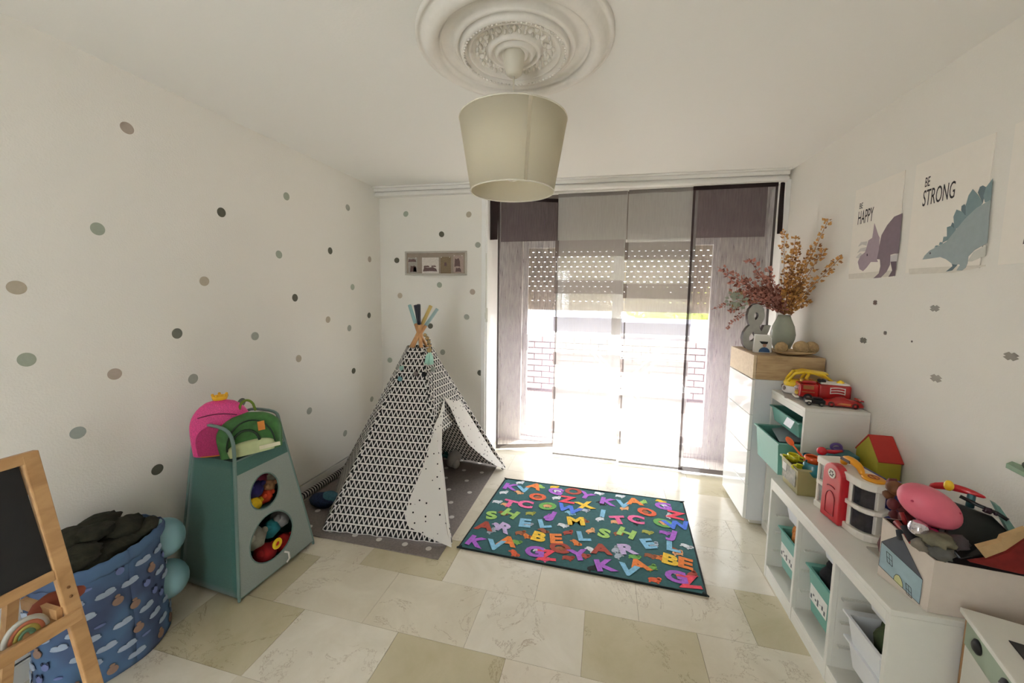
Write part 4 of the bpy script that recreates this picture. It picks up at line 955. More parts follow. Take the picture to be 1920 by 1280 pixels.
b.build('fabric_body', [m_cloud]+pr_m, root, solid=.003)
root = thing('blanket', (BX, BY, .48), 'dark olive plush blanket heaped in the blue fabric bin', 'blanket')
m_bl = mat('olive plush', (.15, .15, .105), .95, noise_amt=.35, noise_scale=40, bump=.7, bscale=90)
b = MB(); random.seed(8)
for (dx, dy, dz, rx, ry, rz) in ((0, 0, -.02, .135, .17, .075), (.02, .07, .045, .075, .075, .04), (-.04, -.06, .06, .08, .1, .045), (.04, -.09, .03, .08, .07, .045), (-.05, .03, .075, .06, .07, .035), (.0, -.02, .075, .06, .07, .03)):
    b.ell((BX+dx, BY+dy, .475+dz), (rx, ry, rz), 24, lump=.35, seed=dx*30+dy, ls=9)
b.build('heaped_folds', m_bl, root)
b = MB(); b.tube([(BX+.05+.05*math.cos(a), BY+.10+.045*math.sin(a), .50+.012*math.sin(a*2)) for a in [2*PI*k/20 for k in range(20)]], .028, 10, True); b.build('rolled_edge', m_bl, root)
m_bal = mat('powder blue latex', (.50, .66, .70), .35, noise_amt=.02)
for i, (px, py, X, rz_b, lab) in enumerate(((306, 1008, -1.93, .088, 'powder blue balloon behind the fabric bin, upper one'), (314, 1085, -1.93, .086, 'powder blue balloon behind the fabric bin, resting lower near the floor'))):
    c = onx(px, py, X); root = thing('balloon', c, lab, 'balloon', 'pale blue balloons by the storage tower')
    b = MB(); b.ell(c, (.085, .078, rz_b), 24); b.build('latex_body', m_bal, root)
    b = MB(); b.lathe([(.003, 0), (.008, -.012), (.0, -.013)][::1], c+Vector((-.03, 0, -rz_b+.008)), 10); b.build('knot', m_bal, root)

# ================================================================ CHALKBOARD EASEL
m_pine = wood('easel pine', (.66, .50, .32), (.76, .60, .41), (6, 2, 6))
T_, B_ = Vector((-1.505, .672, 1.095)), Vector((-1.385, .745, 0.0))
ex = (B_-T_); nE = Vector((0, 1, 0)).cross(ex).normalized(); nE = nE if nE.x > 0 else -nE   # board normal, +X
root = thing('chalkboard_easel', (-1.45, .45, 0), 'pine childrens easel with black chalkboard and tray at the left edge', 'easel')
def EP(x, y, off=0): return onp(x, y, T_+nE*off, nE)
def bar(name, p, q, w, th, m=None):
    p = Vector(p); q = Vector(q); d = (q-p).normalized(); s_ = d.cross(nE).normalized()*w/2; t_ = nE*th/2
    b = MB(); b.hexa([p-s_-t_, p+s_-t_, p+s_+t_, p-s_+t_], [q-s_-t_, q+s_-t_, q+s_+t_, q-s_+t_]); return b.build(name, m or m_pine, root, bevel=.003)
pT = EP(52, 848); pB = EP(178, 1290); dP = (pB-pT).normalized(); pF = pT+dP*((pT.z)/(-dP.z))
bar('leg', pT, pF, .034, .02)
L0 = -.62
oth = Vector((0, L0, 0)); bar('leg', pT+oth, pF+oth, .034, .02)
bar('top_rail', pT+Vector((0, .017, -.014)), pT+oth+Vector((0, -.017, -.014)), .030, .022)
def atz(z): return pT+dP*((z-pT.z)/dP.z)
z1 = EP(110, 1072).z; z2 = EP(130, 1158).z
bar('middle_rail', atz(z1)+Vector((0, -.016, 0)), atz(z1)+oth+Vector((0, .016, 0)), .030, .018)
tz = z2; f0 = atz(z2)+nE*.012
bar('tray_front_rail', f0+Vector((0, .01, 0)), f0+oth, .034, .014)
b = MB(); aa = atz(z1)+Vector((0, -.02, .014)); bb = pT+Vector((0, -.02, -.028)); cc_ = bb+oth+Vector((0, .04, 0)); dd_ = aa+oth+Vector((0, .04, 0)); n2 = nE*.003
b.hexa([aa-n2, dd_-n2, dd_+n2, aa+n2], [bb-n2, cc_-n2, cc_+n2, bb+n2]); b.build('chalkboard', mat('chalkboard black', (.11, .11, .115), .7, noise_amt=.15, noise_scale=20), root)
b = MB(); q0 = atz(z2); b.hexa([q0+Vector((-.10, -.01, -.02)), q0+oth+Vector((-.10, .01, -.02)), q0+oth+Vector((.005, .01, -.02)), q0+Vector((.005, -.01, -.02))], [q0+Vector((-.10, -.01, -.012)), q0+oth+Vector((-.10, .01, -.012)), q0+oth+Vector((.005, .01, -.012)), q0+Vector((.005, -.01, -.012))]); b.build('tray_base', m_pine, root)
r_top = pT+Vector((-.02, 0, 0))
for oo in (Vector((0, 0, 0)), oth):
    b = MB(); p = pT+oo+Vector((-.025, 0, -.01)); q = Vector((-1.79, pT.y+.035, 0))+oo
    q = Vector((p.x-.28, p.y, 0)); s_ = Vector((0, .012, 0)); t_ = Vector((.012, 0, 0)); b.hexa([q-s_-t_, q+s_-t_, q+s_+t_, q-s_+t_], [p-s_-t_, p+s_-t_, p+s_+t_, p-s_+t_]); b.build('rear_leg', m_pine, root)
b = MB(); q0 = atz(z2)+Vector((-.005, -.02, .01)); b.hexa([q0, q0+Vector((-.15, -.0, -.0)), q0+Vector((-.15, -.012, 0)), q0+Vector((0, -.012, 0))], [q0+Vector((0, 0, .03)), q0+Vector((-.15, 0, .03)), q0+Vector((-.15, -.012, .03)), q0+Vector((0, -.012, .03))]); b.build('side_stay', m_pine, root)
for (x, y) in ((127, 1098), (136, 1112)):
    b = MB(); p = atz(EP(x, y).z)+nE*.011; b.ell(p, .004, 8); b.build('screw', mat('brass screw', (.5, .36, .22), .4, .8), root)
# rainbow toy in the tray
tp = EP(42, 1180, -.045); fz = atz(z2).z-.012
root = thing('rainbow_stacker', tp, 'pastel rainbow grasping toy standing in the easel tray', 'toy')
for i, (r, col) in enumerate(((.040, (.74, .74, .70)), (.031, (.78, .48, .36)), (.022, (.72, .68, .36)), (.013, (.45, .62, .50)))):
    b = MB(); b.tube([Vector((tp.x+.012, tp.y, fz+.012))+Vector((0, r*math.cos(a), r*1.15*math.sin(a))) for a in [PI*k/14 for k in range(15)]], .0065, 8); b.build('arch', mat('rainbow %d' % i, col, .6), root)
b = MB(); b.box(tp.x-.055, tp.x-.01, tp.y-.25, tp.y-.07, fz, fz+.06); b.ell((tp.x-.03, tp.y-.12, fz+.06), (.03, .05, .02), 10)
tag(b.build('toy_box', mat('dark violet card', (.17, .14, .24), .7), bevel=.004), 'dark violet box lying in the easel tray at the left edge', 'box')
b = MB(); b.ell((tp.x-.035, tp.y+.075, fz+.032), (.025, .05, .03), 14, lump=.2); b.ell((tp.x-.035, tp.y+.12, fz+.024), (.014, .03, .02), 12)
tag(b.build('felt_bird', mat('terracotta felt', (.52, .26, .19), .9)), 'terracotta felt toy in the easel tray right of the rainbow', 'toy')

# ================================================================ LOW SHELF UNIT
def unit(name, x0, x1, ys_, h, label, plinth=.05, t=.018, topt=.055, back=True):
    y0, y1 = ys_[0], ys_[-1]
    root = thing(name, ((x0+x1)/2, (y0+y1)/2, 0), label, 'shelf unit')
    b = MB(); b.box(x0, x1, y0, y1, h-.018, h); b.box(x0, x0+.018, y0+t, y1-t, h-topt, h-.018); b.build('top_board', m_white, root, bevel=.002)
    for i, y in enumerate(ys_):
        a, c = (y, y+t) if i == 0 else ((y-t, y) if i == len(ys_)-1 else (y-t/2, y+t/2))
        b = MB()
        if i in (0, len(ys_)-1): b.box(x0, x1, a, c, 0, h-.018)
        else: b.box(x0, x0+.0185, a, c, 0, h-topt); b.box(x0+.0185, x1, a, c, 0, h-.018)
        b.build('side_panel' if i in (0, len(ys_)-1) else 'divider', m_white, root, bevel=.002)
    b = MB(); b.box(x0+.002, x1, y0+t, y1-t, plinth-.018, plinth); b.box(x0+.002, x0+.02, y0+t, y1-t, .0, plinth-.018); b.build('bottom_board', m_white, root, bevel=.002)
    b = MB(); b.box(x1-.006, x1, y0+t, y1-t, plinth, h-.018); b.build('back_board', m_white, root)
    for i in range(len(ys_)-1):
        for zz in [z_ for z_ in (.16, .26, .36, .46, .6, .75) if z_ < h-.1]:
            for yy in (ys_[i]+t-(.009 if i else 0), ys_[i+1]-t+(.009 if i < len(ys_)-2 else 0)-.004):
                b = MB(); b.box(x0+.03, x1-.03, yy, yy+.004, zz, zz+.008)
                if yy > ys_[i]+.1 and x0 < 1: b.box(x0+.03, x1-.03, yy-.012, yy+.002, zz, zz+.006); b.build('runner', m_white, root)
    return root
LX0, LX1 = .908, 1.348; LYS = [1.379, 1.682, 1.978, 2.284]; LH = .558
unit('low_shelf_unit', LX0, LX1, LYS, LH, 'low white three-bay toy shelf along the right wall', plinth=.07)
m_tb = mat('teal bin plastic', (.38, .62, .57), .4, noise_amt=.02); m_wb = mat('frosted white bin', (.84, .85, .86), .35, noise_amt=.01)
def bin_(x0, y0, y1, z1, h, d, m, label, cut=None, card=None):
    root = thing('storage_bin', (x0+d/2, (y0+y1)/2, z1-h), label, 'bin', 'plastic bins in the white shelf units')
    b = MB(); w = y1-y0; tp_ = .022
    ob = [(x0+.02, y0+tp_+.012, z1-h), (x0+d-.02, y0+tp_+.012, z1-h), (x0+d-.02, y1-tp_-.012, z1-h), (x0+.02, y1-tp_-.012, z1-h)]
    ot = [(x0+.006, y0+tp_, z1-.006), (x0+d-.006, y0+tp_, z1-.006), (x0+d-.006, y1-tp_, z1-.006), (x0+.006, y1-tp_, z1-.006)]
    it = [(p[0]+(.004 if k in (0, 3) else -.004), p[1]+(.004 if k in (0, 1) else -.004), z1-.006) for k, p in enumerate(ot)]
    ib = [(p[0]+(.004 if k in (0, 3) else -.004), p[1]+(.004 if k in (0, 1) else -.004), z1-h+.004) for k, p in enumerate(ob)]
    b.add(ob+ot+it+ib, [(3, 2, 1, 0)]+[(k, (k+1) % 4, 4+(k+1) % 4, 4+k) for k in range(4)]+[(8+(k+1) % 4, 8+k, 12+k, 12+(k+1) % 4) for k in range(4)]+[(12, 13, 14, 15)])
    b.build('tub', m, root)
    b = MB(); ro = [(x0, y0, 0), (x0+d, y0, 0), (x0+d, y1, 0), (x0, y1, 0)]; ri = [(p[0], p[1], 0) for p in it]
    vs = [(p[0], p[1], z1) for p in ro]+[(p[0], p[1], z1) for p in ri]+[(p[0], p[1], z1-.007) for p in ro]+[(p[0], p[1], z1-.007) for p in ri]
    b.add(vs, [(k, (k+1) % 4, 4+(k+1) % 4, 4+k) for k in range(4)]+[(8+(k+1) % 4, 8+k, 12+k, 12+(k+1) % 4) for k in range(4)]+[(k, 8+k, 8+(k+1) % 4, (k+1) % 4) for k in range(4)]+[(4+(k+1) % 4, 12+(k+1) % 4, 12+k, 4+k) for k in range(4)])
    b.build('rim', m, root)
    if card:
        b = MB(); zc = z1-h*card; ym = (y0+y1)/2; xf = x0+.006+(.014*card)-.002
        b.box(xf-.0012, xf+.0, ym-.065, ym+.065, zc-.04, zc+.03, 0)
        for k in range(7): b.box(xf-.0018, xf-.0012, ym-.055+k*.017, ym-.045+k*.017, zc-.03+.01*(k % 3), zc-.012+.01*(k % 2), 1)
        b.build('picture_card', [mat('card paper', (.86, .86, .84), .7), mat('card ink', (.35, .36, .38), .7)], root)
    return root
bays = [(1.992, 2.182), (1.695, 1.895), (1.402, 1.617)]
def plush_in(c, r, col, label, sx=1, seed=0, cat='toy', name='soft_toy', g=None):
    b = MB(); b.ell(c, (r*sx, r, r*.8), 14, lump=.4, seed=seed); b.ell(Vector(c)+Vector((-.02, r*.5, r*.4)), r*.5, 10, lump=.3, seed=seed+2)
    return tag(b.build(name, mat('stuff %s' % label[:18], col, .9, noise_amt=.25, noise_scale=60)), label, cat, g)
bin_(.93, *bays[0], .50, .09, .38, m_wb, 'shallow frosted bin high in the farthest bay of the low shelf')
bin_(.915, *bays[0], .352, .20, .40, m_tb, 'teal bin with picture card in the farthest bay of the low shelf', card=.5)
plush_in((1.0, sum(bays[0])/2, .345), .055, (.80, .50, .25), 'orange and cream plush in the farthest teal bin of the low shelf', seed=2)
plush_in((1.06, sum(bays[0])/2+.04, .34), .06, (.14, .13, .13), 'black plush behind the orange one in the farthest teal bin', seed=5)
bin_(.955, *bays[1], .50, .09, .38, m_wb, 'shallow frosted bin high in the middle bay of the low shelf')
bin_(.915, *bays[1], .352, .20, .40, m_tb, 'teal bin with picture card in the middle bay of the low shelf', card=.5)
plush_in((1.02, sum(bays[1])/2, .345), .075, (.07, .07, .075), 'black fabric heaped in the middle teal bin of the low shelf', 1.2, seed=7, cat='cloth', name='black_cloth')
bin_(.965, *bays[2], .505, .10, .37, m_wb, 'frosted bin at the top of the nearest bay of the low shelf')
bin_(.915, *bays[2], .362, .10, .40, m_wb, 'frosted bin in the middle of the nearest bay, holding green bricks')
bin_(.925, *bays[2], .262, .10, .40, m_wb, 'frosted bin lowest in the nearest bay of the low shelf, with dark contents')
plush_in((1.05, sum(bays[2])/2, .335), .07, (.25, .30, .18), 'dark green toy pieces in the middle frosted bin', 1.3, seed=9, name='toy_pieces')
plush_in((1.05, sum(bays[2])/2, .232), .065, (.14, .14, .14), 'dark toy pieces in the lowest frosted bin', 1.3, seed=12, name='toy_pieces')

# ================================================================ TALL SHELF UNIT
TX0, TX1 = 1.068, 1.366; TYS = [2.345, 2.778]; TH = .94
unit('tall_shelf_unit', TX0, TX1, TYS, TH, 'tall narrow white toy shelf between the low shelf and the dresser', plinth=.06)
bin_(1.055, 2.367, 2.756, .845, .09, .28, m_tb, 'shallow teal bin with white paper label at the top of the tall shelf')
b = MB(); b.poly3([(1.052, 2.50, .842), (1.052, 2.41, .842), (1.035, 2.41, .80), (1.035, 2.50, .80)], (-.001, 0, 0)); tag(b.build('paper_label', mat('white label', (.92, .94, .97), .6)), 'small white paper label hanging on the top teal bin', 'label')
bin_(.965, 2.367, 2.73, .72, .19, .37, m_tb, 'large teal bin pulled out of the tall shelf, holding grey board')
b = MB(); b.poly3([(.99, 2.42, .715), (1.06, 2.72, .70), (1.20, 2.70, .735), (1.25, 2.42, .735)], (0, 0, .003)); tag(b.build('grey_board', mat('grey board', (.44, .49, .50), .7)), 'flat grey board lying in the pulled-out teal bin', 'board')

# ================================================================ DRESSER
DX0, DX1, DY0, DY1 = .957, 1.36, 2.792, 3.262
root = thing('gloss_dresser', ((DX0+DX1)/2, (DY0+DY1)/2, 0), 'tall white gloss chest of drawers by the balcony doors', 'dresser')
b = MB(); b.box(DX0+.02, DX1, DY0, DY1, .03, .995); b.build('carcass', mat('dresser side', (.83, .84, .85), .45, noise_amt=.01), root, bevel=.002)
b = MB(); b.box(DX0+.05, DX1-.02, DY0+.02, DY1-.02, 0, .03); b.build('plinth', m_white, root)
zz = [.035, .275, .512, .755, .993]
for i in range(4):
    b = MB(); b.box(DX0, DX0+.019, DY0+.001, DY1-.001, zz[i]+.002, zz[i+1]-.002); b.build('drawer', m_gloss, root, bevel=.0015)
m_oak = wood('pale oak', (.66, .55, .40), (.75, .645, .49), (2, 12, 12)); m_oakd = wood('light oak front', (.80, .71, .57), (.86, .78, .65), (2, 12, 12))
root = thing('oak_top_box', ((DX0+DX1)/2, (DY0+DY1)/2, .997), 'pale oak drawer box sitting on the white gloss dresser', 'box')
b = MB(); b.box(DX0+.02, DX1, DY0, DY1, .997, 1.155); b.build('oak_carcass', m_oak, root, bevel=.0015)
b = MB(); b.box(DX0, DX0+.018, DY0, DY1, .999, 1.155); b.build('drawer', m_oakd, root, bevel=.0015)

# objects on the dresser
OZ = 1.156
vy = 3.13; vc = ony(1468, 622, vy); root = thing('glass_vase', (vc.x, vy, OZ), 'smoky green glass vase on the oak box', 'vase')
m_vase = mat('smoky green glass', (.80, .82, .77), .10, noise_amt=.03, trans=.6, ior=1.2)
hv = ony(1470, 590, vy).z-OZ
b = MB(); pf = [(.046, 0), (.054, .02), (.074, hv*.32), (.077, hv*.45), (.067, hv*.68), (.044, hv*.9), (.037, hv)]; b.open_lathe([(0.001, 0)]+pf+[(.033, hv), (.040, hv*.88), (.063, hv*.67), (.072, hv*.44), (.049, .025), (.001, .012)], (vc.x, vy, OZ), 40); b.build('glass_body', m_vase, root)
vt = Vector((vc.x, vy, OZ+hv))
root = thing('dried_bouquet', vt, 'dried bouquet of golden sprays and reddish eucalyptus in the green vase', 'dried flowers')
gold = [mat('dried gold', (.80, .60, .34), .8, noise_amt=.3, noise_scale=80), mat('dried brown', (.60, .42, .26), .8, noise_amt=.3)]
rus = [mat('dried rose', (.72, .50, .44), .8, noise_amt=.3, noise_scale=80), mat('dried russet', (.50, .30, .25), .8, noise_amt=.3)]
sag = [mat('dried sage', (.60, .63, .56), .8, noise_amt=.1), mat('dried tan', (.62, .50, .33), .8)]
random.seed(17)
def branch(tipx, tipy, dy, mats_, nleaf, ls, bend=0., start=.25, spread=.02, twig=.0022):
    tip = ony(tipx, tipy, vy+dy)
    if tip.x > WR-.035: tip = onx(tipx, tipy, WR-.035)
    p0 = vt-Vector((0, 0, .12)); mid = vt.lerp(tip, .45)+Vector((0, 0, bend))
    pts = [p0]+[(vt*(1-t)**2+mid*2*t*(1-t)+tip*t*t) for t in [i/12 for i in range(13)]]
    b = MB(); b.tube(pts, [twig]*7+[twig*.7]*7, 6, mi=1)
    for k in range(nleaf):
        t = start+(1-start)*random.random()**.9; i = min(12, int(t*12)); c = pts[i+1].lerp(pts[min(13, i+2)], t*12-i)
        d = (pts[min(13, i+2)]-pts[i]).normalized()
        o = Vector((random.gauss(0, 1), random.gauss(0, 1), random.gauss(0, 1))).normalized(); o = (o-d*o.dot(d)).normalized()
        c = c+o*random.uniform(0, spread); ax = (d*.7+o).normalized(); sd = ax.cross(Vector((random.random(), random.random(), random.random()))).normalized(); l = ls*random.uniform(.6, 1.2); wv = l*random.uniform(.3, .5); nn = ax.cross(sd)
        q = [c, c+ax*l*.4+sd*wv+nn*l*.1, c+ax*l, c+ax*l*.4-sd*wv+nn*l*.1]
        if min(v.x for v in q) > WR-.01 or max(v.x for v in q) > WR-.004: continue
        b.add(q, [(0, 1, 2), (0, 2, 3)], 0 if random.random() < .7 else 1)
    b.build('branch', mats_, root)
for (x, y, dy) in ((1470, 432, .0), (1553, 412, -.03), (1545, 466, -.10), (1575, 484, -.12), (1492, 445, -.03), (1485, 470, .05), (1505, 490, .0), (1520, 470, -.05), (1500, 455, .02)):
    branch(x, y, dy, gold, 90, .024, 0, .25, .018)
for (x, y, dy) in ((1500, 545, .0), (1517, 560, -.06), (1450, 540, -.05), (1480, 525, -.1), (1508, 530, -.04), (1440, 555, -.08)):
    branch(x, y, dy, gold if x > 1460 else rus, 60, .03, 0, .1, .03)
for (x, y, dy, bd) in ((1345, 500, .0, .05), (1405, 486, -.05, .02), (1370, 525, .0, .05), (1390, 520, -.05, .03), (1425, 515, -.1, 0), (1400, 545, -.1, .04), (1430, 540, -.05, .02), (1440, 505, 0, .0), (1372, 550, -.02, .05)):
    branch(x, y, dy, rus, 75, .030, bd, .25, .022)
for (x, y, dy, bd) in ((1362, 614, -.04, .20), (1334, 580, -.02, .14), (1368, 585, -.06, .15)):
    branch(x, y, dy, rus, 46, .02, bd, .45, .01)
b = MB(); c0 = ony(1383, 563, vy-.05)
for k in range(46):
    a = random.uniform(0, 2*PI); r = random.uniform(.005, .06); c = c0+Vector((r*math.cos(a), random.uniform(-.03, .03), r*math.sin(a))); l = .03
    d = Vector((math.cos(a), random.uniform(-.3, .3), math.sin(a))); s_ = Vector((-math.sin(a), .3, math.cos(a))); b.add([c, c+d*l*.5+s_*.012, c+d*l, c+d*l*.5-s_*.012], [(0, 1, 2, 3)], 0 if random.random() < .8 else 1)
b.tube([vt, vt.lerp(c0, .5)+Vector((0, 0, .04)), c0], .002, 6, mi=1); b.build('branch', sag, root)

# ampersand
root = thing('ampersand_letter', ony(1410, 655, 3.12), 'grey standing ampersand letter with dark edges on the oak box', 'decorative letter')
ay = 3.06; p_ = ony(1392, 655, ay); hA = ony(1412, 569, ay).z-OZ; b = MB(); b.text('&', 1, Matrix.Identity(4), ext=.5, offset=.025)
xs = [v.x for v in b.v]; ys2 = [v.y for v in b.v]; x0_, x1_, y0_, y1_ = min(xs), max(xs), min(ys2), max(ys2); wA = ony(1446, 620, ay).x-ony(1391, 620, ay).x
for i, f_ in enumerate(b.f):
    zc = [b.v[j].z for j in f_]; b.m[i] = 0 if (max(zc)-min(zc) < .01) else 1
b.v = [Vector((ony(1391, 620, ay).x+(v.x-x0_)/(x1_-x0_)*wA, ay-v.z*.045, OZ+(v.y-y0_)/(y1_-y0_)*hA)) for v in b.v]
b.build('letter_body', [mat('letter grey', (.64, .64, .61), .6, noise_amt=.1, noise_scale=25), mat('letter edge', (.20, .15, .13), .6)], root)
# small frame with portrait
fy = 2.93; fx0, fx1 = ony(1415, 640, fy).x, ony(1446, 640, fy).x; fz1 = ony(1425, 628, fy).z
root = thing('small_photo_frame', ((fx0+fx1)/2, fy, OZ), 'small white picture stand showing a figure in blue with a black cap', 'picture frame')
b = MB(); b.box(fx0, fx1, fy, fy+.008, OZ, fz1, 0); b.build('backing', m_white, root)
b = MB(); b.tube([(fx1+.004, fy+.004, OZ+.004), (fx1, fy+.004, fz1-.02), (fx1-.02, fy+.004, fz1), (fx0, fy+.004, fz1+.003), (fx0-.003, fy+.004, OZ+.004)], .005, 8); b.build('frame_border', m_frame, root)
xm = (fx0+fx1)/2+.012; b = MB()
b.poly3([(xm+.034*math.cos(a), fy-.0002, OZ+.004+.034*math.sin(a)) for a in [PI*k/10 for k in range(11)]], (0, -.0006, 0), 0)
b.poly3([(xm+.012*math.cos(a), fy-.0004, OZ+.052+.014*math.sin(a)) for a in [2*PI*k/12 for k in range(12)]], (0, -.0006, 0), 1)
b.poly3([(xm-.034, fy-.0006, OZ+.078), (xm-.018, fy-.0006, OZ+.060), (xm+.016, fy-.0006, OZ+.060), (xm+.020, fy-.0006, OZ+.076)], (0, -.0006, 0), 2)
b.build('picture', [mat('print blue', (.25, .37, .52), .7), mat('print skin', (.72, .56, .47), .7), mat('print cap', (.12, .12, .12), .7)], root)
# wooden candle block behind
c = ony(1438, 628, 3.20); b = MB(); b.box(c.x-.03, c.x+.03, 3.19, 3.24, OZ, OZ+.085); tag(b.build('wooden_block', mat('dark wood block', (.36, .28, .24), .6), bevel=.004), 'small dark wooden block between the ampersand and the vase', 'ornament')
# plate and rattan balls
pcx, pcy = 1.222, 2.885; root = thing('wooden_plate', (pcx, pcy, OZ), 'shallow oval wooden plate holding three wicker balls', 'plate')
b = MB(); b.lathe([(0, .002), (.06, .002), (.11, .018), (.122, .030), (.118, .030), (.105, .021), (.06, .008), (0, .008)], (pcx, pcy, OZ-.001), 48, sx=1.05, sy=.72); b.build('dish', m_oak, root)
m_wick = mat('wicker', (.70, .60, .44), .9, noise_amt=.15, noise_scale=60)
for i, (px, py, Y, r, lab) in enumerate(((1466, 642, 2.86, .038, 'smallest wicker ball, left one on the plate, with a loose curl'), (1502, 645, 2.855, .044, 'round wicker ball in the middle of the plate'), (1536, 644, 2.885, .041, 'wicker ball at the wall end of the plate'))):
    c = ony(px, py, Y); c.z = OZ+.010+r; root = thing('wicker_ball', c, lab, 'wicker ball', 'wicker balls on the plate')
    if c.x+r > WR-.01: c.x = WR-.012-r
    root.location = c
    b = MB(); b.ell(c, r*.93, 18); b.build('core', m_wick, root)
    b = MB(); random.seed(40+i)
    for k in range(16):
        R3_ = Matrix.Rotation(random.uniform(0, PI), 3, (random.random()-.5, random.random()-.5, random.random()-.5 or .1)); rr = r*random.uniform(.9, .98)
        b.tube([c+R3_ @ Vector((rr*math.cos(a), rr*math.sin(a), r*.12*math.sin(a*3))) for a in [2*PI*j/26 for j in range(26)]], .0022, 5, True)
    b.build('woven_strands', m_wick, root)

# ================================================================ TOY VEHICLES on tall shelf
TZ = TH+.001
def wheel(c, r, w, ax, parent, m=None, hub=None):
    q = Vector((0, 0, 1)).rotation_difference(Vector(ax)).to_matrix()
    b = MB(); b.lathe([(0, -w/2), (r*.8, -w/2), (r, -w*.35), (r, w*.35), (r*.8, w/2), (0, w/2)], c, 20, rot=q); o = b.build('wheel', m or mat('toy tyre', (.07, .07, .07), .6), parent)
    b = MB(); b.lathe([(0, -w/2-.002), (r*.5, -w/2-.001), (r*.5, w/2+.001), (0, w/2+.002)], c, 14, rot=q); b.build('hub', hub or mat('toy hub', (.55, .52, .48), .4), o)
def along(c, a): return Matrix.Translation(c) @ RZ(a)
m_ty = mat('toy yellow', (.92, .78, .16), .25, noise_amt=.02, coat=.4); m_tr = mat('toy red', (.66, .10, .10), .25, noise_amt=.04, coat=.4); m_tw = mat('toy white', (.88, .87, .85), .3, noise_amt=.01); m_tk = mat('toy black', (.06, .06, .06), .4)
# yellow bus car (points towards -X/left)
cY = onz(1487, 742, TZ); a = math.radians(-14)
cY = Vector((1.215, 2.66, TZ)); root = thing('yellow_toy_car', cY, 'yellow and white rounded toy car at the back of the tall shelf top', 'toy car')
M_ = along(cY, a)
b = MB(M_); b.lathe([(.0, 0), (.118, .0), (.128, .012), (.128, .035), (.120, .045)], (0, 0, .008), 36, sx=1, sy=.52); b.build('white_chassis', m_tw, root)
b = MB(M_); b.lathe([(.120, .0), (.124, .018), (.116, .036), (.08, .040), (.0, .040)], (0, 0, .052), 36, sx=1, sy=.51); b.build('lower_body', m_ty, root)
b = MB(M_)
for s_ in (-1, 1): b.tube([(-.105, s_*.035, .085), (-.075, s_*.042, .135), (-.03, s_*.042, .148), (.06, s_*.042, .142), (.11, s_*.038, .10)], .007, 8); b.tube([(-.03, s_*.05, .085), (-.008, s_*.045, .14)], .007, 8)
b.grid(lambda s, t: Vector((-.075+.16*s, -.045+.09*t, .142+.008*math.sin(PI*t)+.006*math.sin(PI*s))), 10, 8); b.grid(lambda s, t: Vector((.0+.115*s, -.052+.104*t, .09+.055*(1-s)**.6+.005*math.sin(PI*t))), 8, 8)
b.build('roof_frame', m_ty, root, solid=.003)
for yy in (-.03, .03):
    b = MB(M_); b.ell((-.122, yy, .038), (.008, .014, .014), 12); b.build('headlight', mat('toy grey lens', (.50, .44, .42), .3), root)
# fire engine
cF = Vector((1.225, 2.535, TZ)); a = math.radians(-10); M_ = along(cF, a)
root = thing('toy_fire_engine', cF, 'big red toy fire engine with white ladder waves and gold lights', 'toy truck')
b = MB(M_); b.box(-.115, -.02, -.042, .042, .022, .10); b.box(-.02, .125, -.044, .044, .022, .105); b.box(-.10, -.03, -.038, .038, .10, .118); b.build('red_body', m_tr, root, bevel=.010, seg=3)
b = MB(M_); b.box(-.01, .118, -.035, .035, .105, .114); b.build('ladder_deck', m_tw, root, bevel=.002)
for k in range(3):
    b = MB(M_); b.tube([(.03+.065*i/10, -.0455, .058+k*.015+.004*math.sin(PI*i/10)) for i in range(11)], .0028, 6); b.build('white_wave', m_tw, root)
b = MB(M_)
for x in (.03, .095): b.box(x-.0015, x+.0015, -.048, -.044, .055, .092)
b.build('wave_border', m_tw, root)
for (x, z_, r) in ((-.118, .045, .013), (-.10, .118, .010)):
    b = MB(M_); b.ell((x, -.025, z_), (r, r, r*1.1), 12); b.build('gold_light', mat('gold lens', (.80, .66, .30), .2, .5), root)
b = MB(M_); b.ell((-.118, -.005, .07), .012, 12); b.build('silver_light', mat('silver lens', (.75, .74, .74), .15, .7), root)
b = MB(M_); b.lathe([(.02, 0), (.016, .006), (.006, .014), (0, .016)], (.085, 0, .114), 5, smooth=False); b.build('yellow_siren', m_ty, root)
b = MB(M_); b.ell((.0, -.01, .118), (.018, .012, .012), 12); b.ell((-.016, -.01, .122), .010, 10); b.build('black_hose_reel', m_tk, root)
for x in (-.07, .075): 
    for y in (-.04, .04): wheel(M_ @ Vector((x, y, .022)), .022, .016, M_.to_3x3() @ Vector((0, 1, 0)), root)
b = MB(M_); b.box(-.128, -.110, -.04, .04, .012, .024); b.build('bumper', m_tw, root, bevel=.004)
b = MB(M_); b.box(-.095, -.045, -.0435, -.042, .07, .092); b.build('side_window', mat('gold decal', (.62, .38, .20), .4), root)
b = MB(M_); b.box(-.10, -.04, -.0435, -.042, .052, .056); b.build('side_stripe', mat('gold decal', (.62, .38, .20), .4), root)
